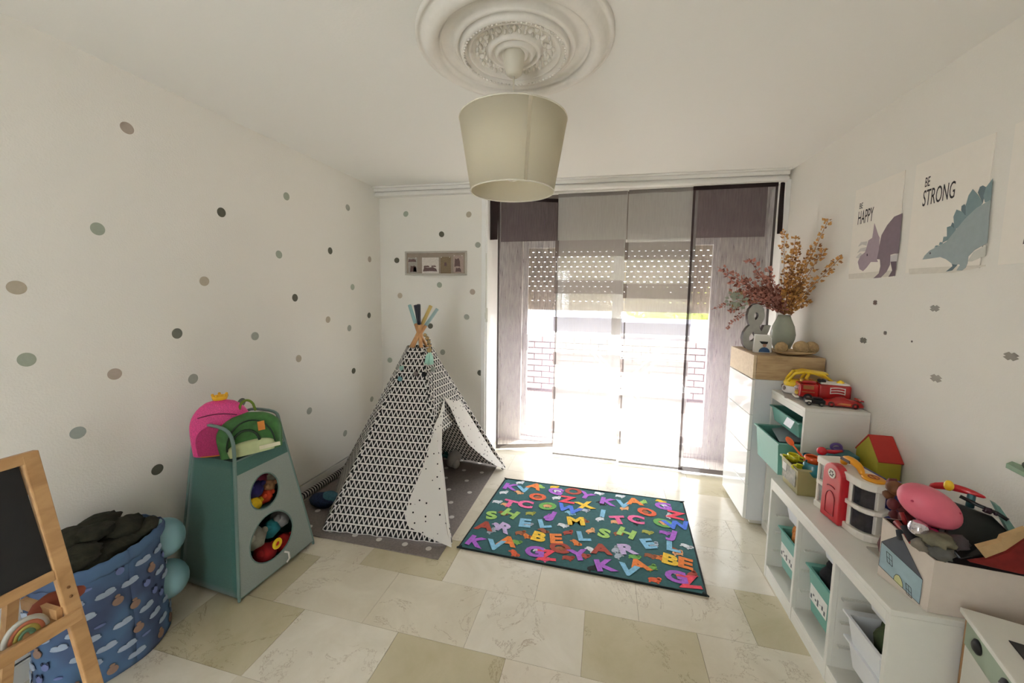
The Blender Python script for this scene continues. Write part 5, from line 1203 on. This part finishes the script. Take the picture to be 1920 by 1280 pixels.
# red sports car in front
cR = Vector((1.275, 2.438, TZ)); a = math.radians(-8); M_ = along(cR, a)
root = thing('red_toy_sports_car', cR, 'low red toy sports car nearest the edge of the tall shelf top', 'toy car')
def car_body(mb, L_, W_2, prof):
    k = len(prof)
    def fn(s, t):
        x, zt, zb = prof[int(round(s*(k-1)))]; a = PI*t; return Vector((x, -W_2*math.cos(a), zb+(zt-zb)*math.sin(a)**.5))
    mb.grid(fn, k-1, 14)
    mb.add([fn(i/(k-1), 0) for i in range(k)]+[fn(i/(k-1), 1) for i in range(k)], [(i, i+1, k+i+1, k+i) for i in range(k-1)])
b = MB(M_); car_body(b, .17, .036, [(-.088, .022, .010), (-.08, .030, .008), (-.045, .036, .008), (-.02, .050, .008), (.005, .055, .008), (.03, .046, .008), (.06, .040, .008), (.082, .036, .010), (.088, .022, .012)]); b.build('car_body', m_tr, root)
b = MB(M_); b.box(.07, .088, -.034, .034, .042, .047); b.build('spoiler', m_tr, root, bevel=.001)
b = MB(M_); b.poly3([(-.03, -.0375, .017), (.03, -.0375, .015), (.035, -.0375, .024), (-.01, -.0375, .026)], (0, .002, 0)); b.build('side_decal', mat('orange decal', (.80, .50, .28), .4), root)
for x in (-.052, .052):
    for y in (-.033, .033): wheel(M_ @ Vector((x, y, .0145)), .0145, .012, M_.to_3x3() @ Vector((0, 1, 0)), root, mat('dark red tyre', (.28, .06, .07), .5), m_tr)
cK = Vector((1.148, 2.432, TZ)); M_ = along(cK, math.radians(-12)); root = thing('black_toy_truck', cK, 'small black toy vehicle with a white plate beside the red sports car', 'toy car')
b = MB(M_); b.box(-.045, .045, -.022, .022, .010, .034); b.box(-.01, .035, -.018, .018, .034, .044); b.build('car_body', m_tk, root, bevel=.006)
b = MB(M_); b.box(-.0465, -.018, -.0235, -.020, .016, .028); b.build('white_plate', m_tw, root)
for x in (-.028, .028):
    for y in (-.02, .02): wheel(M_ @ Vector((x, y, .011)), .011, .010, M_.to_3x3() @ Vector((0, 1, 0)), root)
b = MB(Matrix.Translation((1.12, 2.63, TZ)) @ RZ(-.3)); b.box(-.042, .05, -.10, .10, .0, .003); tag(b.build('flat_booklet', mat('pale booklet', (.72, .70, .69), .6)), 'thin pale booklet under the yellow toy car', 'booklet')

# ================================================================ ON THE LOW SHELF
Z0 = LH+.001
# olive basket with kitchen toys
root = thing('olive_toy_basket', (1.03, 2.19, Z0), 'olive plastic basket with a photo label on the low shelf', 'basket')
m_ol = mat('olive plastic', (.60, .56, .38), .4, noise_amt=.02)
def tubbox(mb, x0, x1, y0, y1, z0, z1, fl_, t=.004):
    o = [(x0+fl_, y0+fl_, z0), (x1-fl_, y0+fl_, z0), (x1-fl_, y1-fl_, z0), (x0+fl_, y1-fl_, z0), (x0, y0, z1), (x1, y0, z1), (x1, y1, z1), (x0, y1, z1)]
    i_ = [(x0+t, y0+t, z1), (x1-t, y0+t, z1), (x1-t, y1-t, z1), (x0+t, y1-t, z1), (x0+fl_+t, y0+fl_+t, z0+t), (x1-fl_-t, y0+fl_+t, z0+t), (x1-fl_-t, y1-fl_-t, z0+t), (x0+fl_+t, y1-fl_-t, z0+t)]
    mb.add(o+i_, [(3, 2, 1, 0)]+[(k, (k+1) % 4, 4+(k+1) % 4, 4+k) for k in range(4)]+[(4+k, 4+(k+1) % 4, 8+(k+1) % 4, 8+k) for k in range(4)]+[(8+(k+1) % 4, 12+(k+1) % 4, 12+k, 8+k) for k in range(4)]+[(12, 13, 14, 15)])
b = MB(); tubbox(b, .945, 1.16, 2.095, 2.275, Z0, Z0+.135, .010); b.build('tub', m_ol, root, bevel=.004)
b = MB(); b.tube([(.943, 2.093, Z0+.135), (1.162, 2.093, Z0+.135), (1.162, 2.277, Z0+.135), (.943, 2.277, Z0+.135)], .006, 8, True); b.build('rim', m_ol, root)
b = MB(); b.box(.9455, .9485, 2.115, 2.255, Z0+.035, Z0+.115); b.build('photo_label', mat('label photo', (.42, .40, .34), .4, noise_amt=.6, noise_scale=60), root)
b = MB(); b.box(.944, .9475, 2.21, 2.255, Z0+.075, Z0+.115); b.build('label_flash', mat('label white', (.82, .81, .78), .5), root)
ktoys = [('toy_teapot', (1.03, 2.125, Z0+.135), .048, (.10, .42, .47), 'glossy blue green toy teapot on top of the olive basket', (1.1, .9, .9)),
 ('toy_bowl', (1.035, 2.17, Z0+.16), .034, (.88, .36, .16), 'orange toy bowl on top of the olive basket', (1, 1, .6)),
 ('toy_cup', (.985, 2.24, Z0+.14), .028, (.80, .78, .15), 'yellow green toy cup at the far end of the olive basket', (1, 1.2, .8)),
 ('toy_pan', (1.05, 2.23, Z0+.145), .032, (.08, .36, .44), 'teal toy pan behind the yellow cup', (1, 1, 1))]
for i, (nm, c, r, col, lab, sc_) in enumerate(ktoys):
    root = thing(nm, c, lab, 'toy'); b = MB(); rr = r
    b.lathe([(0, -rr*.7), (rr*.7, -rr*.7), (rr, -rr*.1), (rr*.95, rr*.5), (rr*.8, rr*.7), (rr*.72, rr*.62), (rr*.85, rr*.3), (rr*.8, -.2*rr), (0, -rr*.5)], c, 24, sx=sc_[0], sy=sc_[1]); b.build('bowl_body', mat('ktoy%d' % i, col, .2, coat=.5), root)
    b = MB(); b.tube([Vector(c)+Vector((-rr*.9, 0, rr*.2)), Vector(c)+Vector((-rr*1.5, .01, rr*.3)), Vector(c)+Vector((-rr*1.45, .012, -rr*.3)), Vector(c)+Vector((-rr*.9, 0, -rr*.3))], .005, 8); b.build('handle', mat('lime handle', (.75, .76, .12), .3), root)
def spoon(c, d, L_, col, lab, r=.014):
    c = Vector(c); d = Vector(d).normalized(); root = thing('toy_spoon', c, lab, 'toy'); q = Vector((0, 0, 1)).rotation_difference(d).to_matrix()
    b = MB(); b.ell(c+d*L_, (r*1.1, r*.5, r*1.8), 14, rot=q); b.build('spoon_bowl', mat('spoon '+lab[:10], col, .3, coat=.3), root)
    b = MB(); b.tube([c, c+d*L_*.9], [.006, .004], 8); b.build('spoon_handle', MATS['spoon '+lab[:10]], root)
spoon((1.03, 2.18, Z0+.13), ony(1478, 823, 2.23)-Vector((1.03, 2.18, Z0+.13)), (ony(1480, 824, 2.23)-Vector((1.03, 2.18, Z0+.13))).length*.95, (.90, .38, .16), 'orange toy spoon sticking up left out of the olive basket')
spoon((1.02, 2.13, Z0+.13), (-.06, .01, .0), .06, (.80, .78, .12), 'yellow toy spoon lying across the near rim of the olive basket')
b = MB(); c = ony(1541, 845, 2.16); b.ell(c, (.022, .02, .020), 14); b.tube([c, c+Vector((.05, .0, .0)), c+Vector((.09, .01, .005))], [.008, .01, .006], 8)
tag(b.build('toy_cherry', mat('toy raspberry', (.80, .12, .18), .25, coat=.5)), 'raspberry red round toy at the right of the olive basket', 'toy')
b = MB(); c = ony(1568, 838, 2.25); 
for k in range(2): b.tube([c+Vector((.022*math.cos(a)+.012*k, .01*k, .016*math.sin(a)-.022*k)) for a in [2*PI*j/18 for j in range(18)]], .007, 8, True)
tag(b.build('purple_ring_toy', mat('toy purple', (.42, .32, .60), .3)), 'purple looped ring toy behind the toy clinic', 'toy')
b = MB(); b.box(1.12, 1.26, 2.20, 2.30, Z0, Z0+.19); tag(b.build('teal_toy_box', mat('dusty teal', (.25, .42, .45), .6), bevel=.01), 'dusty teal box behind the olive basket', 'box')

# toy clinic case
root = thing('toy_clinic_case', (1.05, 1.87, Z0), 'white plastic toy clinic case with red door panel and yellow handle', 'toy')
q0, q1, q2, q3 = [Vector((p.x, p.y, 0)) for p in (onz(1527, 946, Z0), onz(1622, 1022, Z0), onz(1652, 1012, Z0), onz(1672, 985, Z0))]
m_cl = mat('clinic white', (.87, .85, .81), .35, noise_amt=.01)
HC = .242
inner = Vector((.14, .03, 0)); 
fa, fb = q0, q1; fd = (fb-fa).normalized(); fn_ = Vector((fd.y, -fd.x, 0)); fn_ = fn_ if fn_.x < 0 else -fn_
ring = [fa, fb, fb.lerp(q2, .5)-fd*0+fn_*0, q2, q2.lerp(q3, .6), q2-fn_*.10-fd*0, fa-fn_*.13+fd*.03]
Fr = Matrix.Translation(fa) @ Matrix(((fd.x, -fn_.x, 0, 0), (fd.y, -fn_.y, 0, 0), (0, 0, 1, 0), (0, 0, 0, 1)))   # local x: along front towards camera, local y: into the case
LC = .262; DC_ = .105
outl = [(0, 0), (.215, 0), (.245, .004), (.266, .016), (.280, .036), (.286, .058), (.262, DC_), (.02, DC_), (0, DC_-.02)]
def ext(mb, o, z0, z1, mi=0): mb.prism([(x, y) for x, y in o], (1, 0, 0), (0, 1, 0), (0, 0, z0), (0, 0, z1-z0), mi)
b = MB(Fr)
def shrink(o, k): 
    cx_ = sum(p[0] for p in o)/len(o); cy_ = sum(p[1] for p in o)/len(o); return [(x+(cx_-x)/abs(cx_-x+1e-9)*k, y+(cy_-y)/abs(cy_-y+1e-9)*k) for x, y in o]
ext(b, shrink(outl, -.004), Z0, Z0+.03); ext(b, shrink(outl, -.002), Z0+.112, Z0+.132); ext(b, shrink(outl, -.004), Z0+.210, Z0+HC)
ext(b, shrink(outl, .010), Z0+.03, Z0+.21)
for x0, x1 in ((-.001, .012), (.056, .068), (.190, .206)): b.box(x0, x1, -.001, .02, Z0+.02, Z0+.22)
b.build('case_shell', m_cl, root, bevel=.005, seg=3)
b = MB(Fr)
for z0, z1 in ((Z0+.036, Z0+.108), (Z0+.136, Z0+.206)):
    b.box(.014, .054, .006, .012, z0, z1); 
m_win = mat('clinic window', (.17, .16, .18), .15, noise_amt=.4, noise_scale=50)
b.build('small_window', mat('clinic pale window', (.50, .50, .48), .2, noise_amt=.2, noise_scale=60), root)
for z0, z1 in ((Z0+.036, Z0+.108), (Z0+.136, Z0+.206)):
    b = MB(Fr); k = 10; o_ = []
    pathp = [(.206, .006), (.218, .003), (.244, .008), (.262, .019), (.274, .037)]
    for (x, y) in pathp: o_.append((x, y))
    vs = [(x, y, z) for z in (z0, z1) for x, y in o_]; kk = len(o_); b.add(vs, [(i, i+1, kk+i+1, kk+i) for i in range(kk-1)]); b.build('curved_window', m_win, root, solid=.003)
mr = mat('clinic red', (.74, .12, .17), .3, coat=.3, noise_amt=.03)
b = MB(Fr); rx0, rx1 = .068, .178; pol = [(rx0, Z0+.004), (rx1, Z0+.004), (rx1, Z0+.205)]+[((rx0+rx1)/2+(rx1-rx0)/2*math.cos(a), Z0+.205+.052*math.sin(a)) for a in [PI*k/12 for k in range(1, 12)]]+[(rx0, Z0+.205)]
b.prism(pol, (1, 0, 0), (0, 0, 1), (0, -.022, 0), (0, .034, 0)); o = b.build('red_door_panel', mr, root, bevel=.005, seg=3)
xm = (rx0+rx1)/2
b = MB(Fr); b.lathe([(0, -.0015), (.021, -.0015), (.021, .0015), (0, .0015)], (xm, -.0235, Z0+.212), 24, rot=Matrix.Rotation(PI/2, 3, 'X'), smooth=False); d_ = b.build('round_badge', m_cl, o)
b = MB(Fr)
for k in range(6): a = k*PI/3; b.box(xm-.0+.010*math.cos(a)-.0035, xm+.010*math.cos(a)+.0035, -.0258, -.0245, Z0+.212+.010*math.sin(a)-.0035, Z0+.212+.010*math.sin(a)+.0035)
b.build('badge_symbol', mat('badge grey', (.30, .25, .24), .5), d_)
b = MB(Fr); b.tube([(xm+.026*math.cos(a), -.0225, Z0+.095+.038*math.sin(a)) for a in [PI*k/12 for k in range(13)]], .0022, 6); b.tube([(xm+.022*math.cos(a), -.0225, Z0+.150+.006*math.sin(a)) for a in [PI*k/12 for k in range(13)]], .0025, 6, mi=0); b.tube([(xm-.026, -.0225, Z0+.096), (xm-.026, -.0225, Z0+.03), (xm+.026, -.0225, Z0+.03), (xm+.026, -.0225, Z0+.096)], .0018, 6); b.build('door_relief', mat('clinic dark red', (.52, .08, .13), .4), o)
b = MB(Fr); ym = DC_*.45; yl = mat('clinic amber', (.88, .60, .12), .35, noise_amt=.03)
hx0, hx1 = .085, LC-.0
b.tube([(hx0, ym, Z0+HC-.004), (hx0+.002, ym, Z0+HC+.022), (hx0+.02, ym, Z0+HC+.034), (hx0+.06, ym, Z0+HC+.034), (hx1-.085, ym, Z0+HC+.026), (hx1-.068, ym, Z0+HC-.006)], [.014, .016, .017, .016, .014, .010], 12); hnd = b.build('carry_handle', yl, root, sub=1)
b = MB(Fr); b.box(hx0+.004, hx0+.055, ym-.018, ym-.013, Z0+HC+.024, Z0+HC+.036); b.build('handle_slot', mat('slot dark', (.30, .25, .24), .5), hnd)
b = MB(Fr); b.lathe([(0, .0), (.040, .0), (.041, .006), (.036, .010), (0, .011)], (LC-.03, ym+.01, Z0+HC), 28, sy=.9); b.build('amber_dial', yl, root)
b = MB(Fr); b.tube([(LC-.03+.018*math.cos(a), ym+.01+.016*math.sin(a), Z0+HC+.0115) for a in [2*PI*k/20 for k in range(20)]], .0022, 6, True); b.tube([(LC-.04, ym+.01, Z0+HC+.0115), (LC-.02, ym+.01, Z0+HC+.0115)], .002, 6); b.build('dial_symbol', mat('dial brown', (.60, .28, .14), .5), root)
b = MB(Fr); b.box(.20, .264, DC_+.001, DC_+.075, Z0+.01, Z0+.232); b.box(.04, .20, DC_+.001, DC_+.03, Z0+.02, Z0+.236); b.build('blue_back_half', mat('clinic blue', (.18, .22, .48), .4, noise_amt=.03), root, bevel=.006)

# yellow/red toy house
HX, HY0, HY1, HE, HR = 1.272, 2.105, 2.265, .775, .868
root = thing('toy_house', ((HX+WR)/2, (HY0+HY1)/2, Z0), 'yellow toy house with red roof against the right wall', 'toy house')
b = MB(); b.prism([(HY0, Z0), (HY1, Z0), (HY1, HE), ((HY0+HY1)/2, HR-.004), (HY0, HE)], (0, 1, 0), (0, 0, 1), (HX, 0, 0), (.092, 0, 0)); b.build('walls', mat('mustard paint', (.70, .66, .22), .6, noise_amt=.08, noise_scale=14), root)
b = MB(); ym = (HY0+HY1)/2
for y_ in (HY0, HY1):
    s_ = -1 if y_ == HY0 else 1; b.poly3([(HX-.001, ym, HR), (HX+.096, ym, HR), (HX+.096, y_+s_*.006, HE-.007), (HX-.001, y_+s_*.006, HE-.007)], (0, s_*.003, .005))
b.build('roof', mat('roof red', (.72, .20, .17), .6, noise_amt=.05), root)
b = MB(); b.prism([(HY0+.03, Z0+.02), (HY0+.075, Z0+.02), (HY0+.075, Z0+.11), (HY0+.052, Z0+.135), (HY0+.03, Z0+.11)], (0, 1, 0), (0, 0, 1), (HX-.001, 0, 0), (-.001, 0, 0)); b.build('doorway', mat('doorway dark', (.20, .17, .20), .7), root)

# printed storage box with house motif
bA, bB = onz(1645, 1076, Z0), onz(1738, 1147, Z0); zT = .762
bA.z = bB.z = Z0
tA = onz(1655, 970, zT); tB = onz(1753, 1050, zT-.02)
root = thing('printed_storage_box', (1.17, 1.47, Z0), 'cream cardboard storage box with blue house print on the low shelf end', 'box')
m_card = mat('cream card', (.80, .755, .71), .75, noise_amt=.02); m_cardin = mat('box lining', (.15, .13, .13), .9)
cor = [Vector((bB.x, bB.y, Z0)), Vector((1.362, bB.y-.005, Z0)), Vector((1.362, bA.y+.0, Z0)), Vector((bA.x, bA.y, Z0))]
topc = [Vector((tB.x+.005, bB.y-.004, tB.z)), Vector((1.366, bB.y-.01, tB.z-.012)), Vector((1.366, bA.y+.01, zT)), Vector((tA.x, tA.y, zT))]
nP = (cor[0]-cor[3]).cross(topc[3]-cor[3]).normalized(); nP = nP if nP.x < 0 else -nP
topc[0] = onp(1753, 1050, cor[3], nP); topc[1].z = topc[0].z-.01
b = MB()
def wallq(i, j):
    a, c, d, e = cor[i], cor[j], topc[j], topc[i]; cen = (cor[0]+cor[2])/2
    inn = lambda p: p+Vector(((cen-p).x, (cen-p).y, 0)).normalized()*.006
    b.add([a, c, d, e, inn(a), inn(c), inn(d), inn(e)], [(0, 1, 2, 3), (3, 2, 6, 7), (0, 3, 7, 4), (1, 5, 6, 2)], 0); b.add([inn(a), inn(c), inn(d), inn(e)], [(3, 2, 1, 0)], 1)
for i in range(4): wallq(i, (i+1) % 4)
b.add(cor, [(3, 2, 1, 0)], 0); b.add([p+Vector((0, 0, .004)) for p in cor], [(0, 1, 2, 3)], 1)
b.build('card_walls', [m_card, m_cardin], root)
# print on the room side: wall from corner 3 (far) to 0 (near)
nP = (cor[0]-cor[3]).cross(topc[3]-cor[3]).normalized(); nP = nP if nP.x < 0 else -nP
def PP(x, y, o=.0015): return onp(1520+x/3.2, 880+y/3.2, cor[3]+nP*o, nP)
def pshape(mb, pts, mi, o=.0015): mb.add([PP(x, y, o) for x, y in pts], [tuple(range(len(pts)))], mi)
b = MB(); pshape(b, [(425, 435), (672, 662), (652, 808), (408, 572)], 0, .0012); pshape(b, [(425, 432), (535, 395), (560, 430), (672, 662)], 1, .0016)
def line(mb, pts, w=2.4, mi=2, o=.002):
    for (x0, y0), (x1, y1) in zip(pts[:-1], pts[1:]):
        dx, dy = x1-x0, y1-y0; l = math.hypot(dx, dy); nx, ny = -dy/l*w/2, dx/l*w/2; mb.add([PP(x0+nx, y0+ny, o), PP(x1+nx, y1+ny, o), PP(x1-nx, y1-ny, o), PP(x0-nx, y0-ny, o)], [(0, 1, 2, 3)], mi)
line(b, [(425, 432), (408, 572), (652, 808), (672, 662), (425, 432)]); line(b, [(425, 432), (535, 395), (560, 430), (672, 662)])
for (x, y) in ((455, 490), (570, 680)):
    line(b, [(x, y), (x+32, y+30), (x+36, y+95-2), (x+4, y+62), (x, y)], 3); line(b, [(x+16, y+15), (x+20, y+78)], 2.5); line(b, [(x+2, y+31), (x+34, y+62)], 2.5)
arch = [(497, 660), (500, 640), (512, 628), (530, 635), (544, 660), (552, 690), (552, 712)]; pshape(b, arch+[(524, 690)], 3, .0018); line(b, arch, 3)
b.build('house_print', [mat('print pale blue', (.60, .69, .72), .7), mat('print slate', (.33, .34, .37), .7), mat('print line', (.20, .19, .19), .7), mat('print lime', (.80, .80, .58), .7)], root)
b = MB(); hp = PP(545, 395, .0); b.tube([hp+nP*.004+Vector((0, 0, -.012)), hp+nP*.012+Vector((0, 0, .012)), hp-nP*.02+Vector((0, 0, .018)), hp-nP*.05+Vector((0, -.01, -.02))], .008, 8); b.build('rope_handle', mat('slate webbing', (.22, .23, .25), .8), root)

# contents of the printed box
bx = lambda x, y, Y: ony(x, y, Y)
c = bx(1742, 948, 1.50); root = thing('pink_balloon', c, 'big glossy pink egg-shaped balloon on top of the printed box', 'balloon')
R4 = Matrix.Rotation(math.radians(33), 3, (0.23, 1, 0))
b = MB(); b.ell(c, (.092, .062, .058), 30, rot=R4); b.build('latex_body', mat('pink latex', (.86, .42, .50), .4, noise_amt=.03), root)
b = MB(); b.lathe([(.004, 0), (.012, -.014), (.0, -.015)], c+R4 @ Vector((.03, -.02, -.052)), 10); b.build('knot', mat('deep pink latex', (.76, .24, .36), .4), root)
for (dx, dz) in ((.033, .032), (-.073, -.011), (.005, -.05)):
    pb = MB(); d_ = Vector((dx/.092, -.55, dz/.058)).normalized(); p_ = c+R4 @ Vector((d_.x*.091, d_.y*.061, d_.z*.057)); pb.ell(p_, (.006, .003, .004), 8); pb.build('paint_mark', MATS['deep pink latex'], root)
c = bx(1722, 990, 1.46); root = thing('metallic_pink_ball', c, 'shiny silver and pink foil toy under the pink balloon', 'toy')
b = MB(); b.ell(c, .026, 20); b.build('silver_ball', mat('foil silver', (.86, .84, .88), .12, .9), root)
b = MB(); b.ell(c+Vector((.035, 0, -.018)), (.030, .022, .022), 16, lump=.3); b.build('pink_foil', mat('foil pink', (.72, .24, .46), .25, .4), root)
# black bag
root = thing('black_toy_bag', (1.27, 1.50, .74), 'black plastic play case standing in the printed box', 'bag')
P4 = [bx(x, y, Y) for x, y, Y in ((1786, 940, 1.52), (1862, 968, 1.50), (1895, 1000, 1.47), (1850, 1040, 1.42), (1800, 1050, 1.42), (1770, 1010, 1.45))]
b = MB(); n_ = Vector((-.3, -1, .25)).normalized()*-.05; b.poly3(P4, n_); b.build('case_body', mat('black shiny plastic', (.05, .055, .06), .3, noise_amt=.3), root, bevel=.006)
b = MB(); b.tube([bx(x, y, Y) for x, y, Y in ((1800, 930, 1.55), (1830, 945, 1.53), (1870, 962, 1.50), (1890, 975, 1.48))], .006, 8); b.build('case_edge', mat('black shiny plastic', (.05, .055, .06), .3), root)
# red toy scooter handle
root = thing('red_toy_airplane', bx(1790, 910, 1.56), 'red toy plane wing with yellow knob leaning on the wall above the box', 'toy')
b = MB(); pts = [bx(x, y, Y) for x, y, Y in ((1745, 910, 1.60), (1790, 912, 1.57), (1815, 928, 1.55), (1852, 936, 1.53), (1848, 929, 1.53), (1812, 918, 1.55), (1775, 905, 1.58), (1748, 908, 1.60))]
b.tube([bx(x, y, Y) for x, y, Y in ((1740, 911, 1.62), (1770, 909, 1.60), (1800, 916, 1.57), (1825, 924, 1.55), (1851, 934, 1.53))], [.010, .014, .013, .010, .004], 10); b.build('wing', mat('toy cherry red', (.74, .10, .14), .3, coat=.3), root, sub=1)
b = MB(); b.ell(bx(1779, 910, 1.565), (.013, .013, .018), 14); b.build('yellow_knob', m_ty, root)
b = MB(); b.tube([bx(1822, 926, 1.55), bx(1818, 950, 1.55)], .010, 8); b.build('strut', mat('dusty teal', (.25, .42, .45), .6), root)
b = MB(); b.poly3([bx(x, y, Y) for x, y, Y in ((1865, 945, 1.52), (1875, 950, 1.52), (1903, 990, 1.48), (1897, 1005, 1.46))], (.01, .03, 0)); tag(b.build('mint_board_book', mat('mint card', (.45, .62, .58), .6)), 'mint coloured board edge behind the black case', 'book')
b = MB(); c = bx(1853, 957, 1.50); b.ell(c, (.014, .008, .010), 10, lump=.4); b.ell(c+Vector((.02, 0, -.008)), .006, 8); tag(b.build('beaded_charm', mat('charm plum', (.20, .12, .17), .2, .3)), 'small dark plum charm with a glint on the black case', 'toy')
# stones
for i, (x, y, Y, r, col, lab) in enumerate(((1757, 1012, 1.43, (.042, .03, .022), (.46, .44, .36), 'olive grey stone in the printed box, largest one'), (1763, 1035, 1.415, (.034, .028, .022), (.38, .38, .36), 'dark grey stone at the near rim of the printed box'), (1732, 1022, 1.44, (.028, .025, .018), (.50, .47, .42), 'brown grey stone by the printed wall of the box'), (1792, 1015, 1.45, (.032, .03, .022), (.30, .27, .28), 'dark purple grey stone beside the black case'))):
    b = MB(); b.ell(bx(x, y, Y), r, 16, lump=.5, seed=i*3+1, ls=8); tag(b.build('stone', mat('stone%d' % i, col, .7, noise_amt=.25, noise_scale=30)), lab, 'stone', 'stones in the printed box')
b = MB(); b.tube([bx(1696, 985, 1.50), bx(1712, 1015, 1.47)], .012, 10); b.box(1.06, 1.34, 1.42, 1.54, Z0+.02, Z0+.12); tag(b.build('dark_toy_heap', mat('dark plum fabric', (.13, .11, .13), .8)), 'dark jumbled fabric filling the bottom of the printed box', 'cloth')
b = MB(); b.tube([bx(1680, 978, 1.54), bx(1700, 1000, 1.5), bx(1712, 1018, 1.47)], .010, 10); b.tube([bx(1690, 960, 1.54), bx(1700, 985, 1.52)], .007, 8)
tag(b.build('red_toy_rod', mat('toy deep red', (.55, .10, .11), .4)), 'deep red toy rod at the far corner inside the printed box', 'toy')
b = MB(); c = bx(1688, 935, 1.62); random.seed(77)
for k in range(9): b.ell(c+Vector((random.uniform(-.03, .035), random.uniform(-.02, .03), random.uniform(-.10, .045))), random.uniform(.014, .026), 10, random.choice([0, 0, 1, 2]), lump=.3, seed=k)
b.ell((c.x+.01, 1.63, .62), (.05, .05, .06), 12, 0)
tag(b.build('beaded_toy_bundle', [mat('bundle maroon', (.36, .12, .13), .6), mat('bundle ochre', (.42, .26, .14), .6), mat('bundle green', (.36, .48, .22), .6)]), 'maroon and ochre bundle of toys between the clinic case and the box', 'toy')
b = MB(); b.tube([bx(1668, 905, 1.66), bx(1690, 908, 1.64), bx(1715, 915, 1.62)], .006, 8); tag(b.build('green_stick', mat('pale green rod', (.60, .70, .46), .5)), 'pale green rod lying behind the pink balloon', 'toy')
# wooden pieces at right of the box
b = MB(); b.poly3([bx(x, y, Y) for x, y, Y in ((1833, 1027, 1.40), (1848, 1046, 1.39), (1885, 1032, 1.385), (1925, 1005, 1.38), (1925, 992, 1.38), (1880, 1008, 1.385), (1876, 1016, 1.385))], (.0, .012, .004)); tag(b.build('wooden_saw', mat('raw plywood', (.70, .58, .41), .7, noise_amt=.08)), 'raw wooden board piece sticking out of the printed box at the right edge', 'toy')
b = MB(); b.poly3([bx(x, y, Y) for x, y, Y in ((1818, 1053, 1.385), (1855, 1048, 1.385), (1890, 1036, 1.38), (1925, 1010, 1.375), (1925, 1078, 1.375), (1880, 1068, 1.38))], (.0, .010, .0)); tag(b.build('red_felt_piece', mat('red felt', (.46, .12, .10), .9, noise_amt=.2)), 'red felt piece under the wooden board at the right edge', 'toy')
b = MB(); b.box(1.03, 1.10, 1.60, 1.72, Z0, Z0+.006); tag(b.build('clear_tray', mat('greige plastic', (.62, .60, .55), .4), bevel=.002), 'flat greige plastic tray on the shelf between clinic case and box', 'tray')

# ================================================================ TOY KITCHEN
kz = .615
k0 = onz(1800, 1137, kz); k1 = onz(1905, 1280, kz); kd = (k1-k0); kd.z = 0; kd.normalize()   # front edge direction, towards the camera
kn = Vector((-kd.y, kd.x, 0)); kn = kn if kn.x > 0 else -kn
KM = Matrix.Translation(Vector((k0.x, k0.y, 0))) @ Matrix(((kd.x, kn.x, 0, 0), (kd.y, kn.y, 0, 0), (0, 0, 1, 0), (0, 0, 0, 1)))
root = thing('toy_kitchen', (k0.x, k0.y, 0), 'white toy kitchen with pale green control panel and black hob, cut by the right edge', 'toy kitchen')
KL = .62; KDp = .262
def kb(name, x0, x1, y0, y1, z0, z1, m, bev=.002, par=None):
    b = MB(KM); b.box(x0, x1, y0, y1, z0, z1); return b.build(name, m, par or root, bevel=bev)
kb('worktop', 0, KL, 0, KDp, kz-.014, kz, m_white); m_sg = mat('pale sage lacquer', (.62, .68, .60), .45, noise_amt=.02)
cp = kb('control_panel', .016, KL, .010, .022, kz-.10, kz-.014, m_sg)
kb('side_panel', .004, .016, .012, KDp, 0, kz-.014, wood('kitchen ply', (.60, .44, .28), (.70, .53, .35), (8, 8, 1))); kb('door', .016, KL, .012, .024, .05, kz-.102, m_white); kb('base', .016, KL, .03, KDp-.01, 0, .05, m_white); kb('back_panel', .016, KL, KDp-.012, KDp, .05, kz-.014, m_white)
kb('hob', .10, .42, .055, .235, kz, kz+.003, mat('hob glass', (.07, .06, .065), .2), .001)
for i, x in enumerate((.085, .215, .30)):
    b = MB(KM); b.lathe([(0, 0), (.020, 0), (.020, .004), (.012, .010), (0, .011)], (x, .010, kz-.055), 20, rot=Matrix.Rotation(PI/2, 3, 'X')); kn_ = b.build('knob', mat('knob black', (.07, .07, .075), .5), cp)
    if i: b = MB(KM); b.lathe([(0, .011), (.007, .011), (.006, .014), (0, .014)], (x, .010, kz-.055), 12, rot=Matrix.Rotation(PI/2, 3, 'X')); b.build('knob_cap', mat('knob silver', (.7, .7, .7), .3, .6), kn_)
# small wall shelf end at the right edge
c = onx(1903, 866, WR); root = thing('green_wall_shelf', c, 'tip of a pale green wall shelf at the right edge', 'shelf')
b = MB(); b.prism([(c.x-.0, c.y+.01), (c.x-.04, c.y-.02), (c.x-.055, c.y-.12), (c.x-.055, c.y-.5), (c.x, c.y-.5)], (1, 0, 0), (0, 1, 0), (0, 0, c.z-.016), (0, 0, .016)); b.build('board', mat('pale green lacquer', (.55, .66, .56), .5), root, bevel=.002)
b = MB(); b.ell((c.x-.028, c.y-.085, c.z+.017), (.016, .025, .016), 14); tag(b.build('dark_pebble', mat('olive pebble', (.25, .26, .20), .6)), 'small dark olive ornament on the green wall shelf', 'ornament')
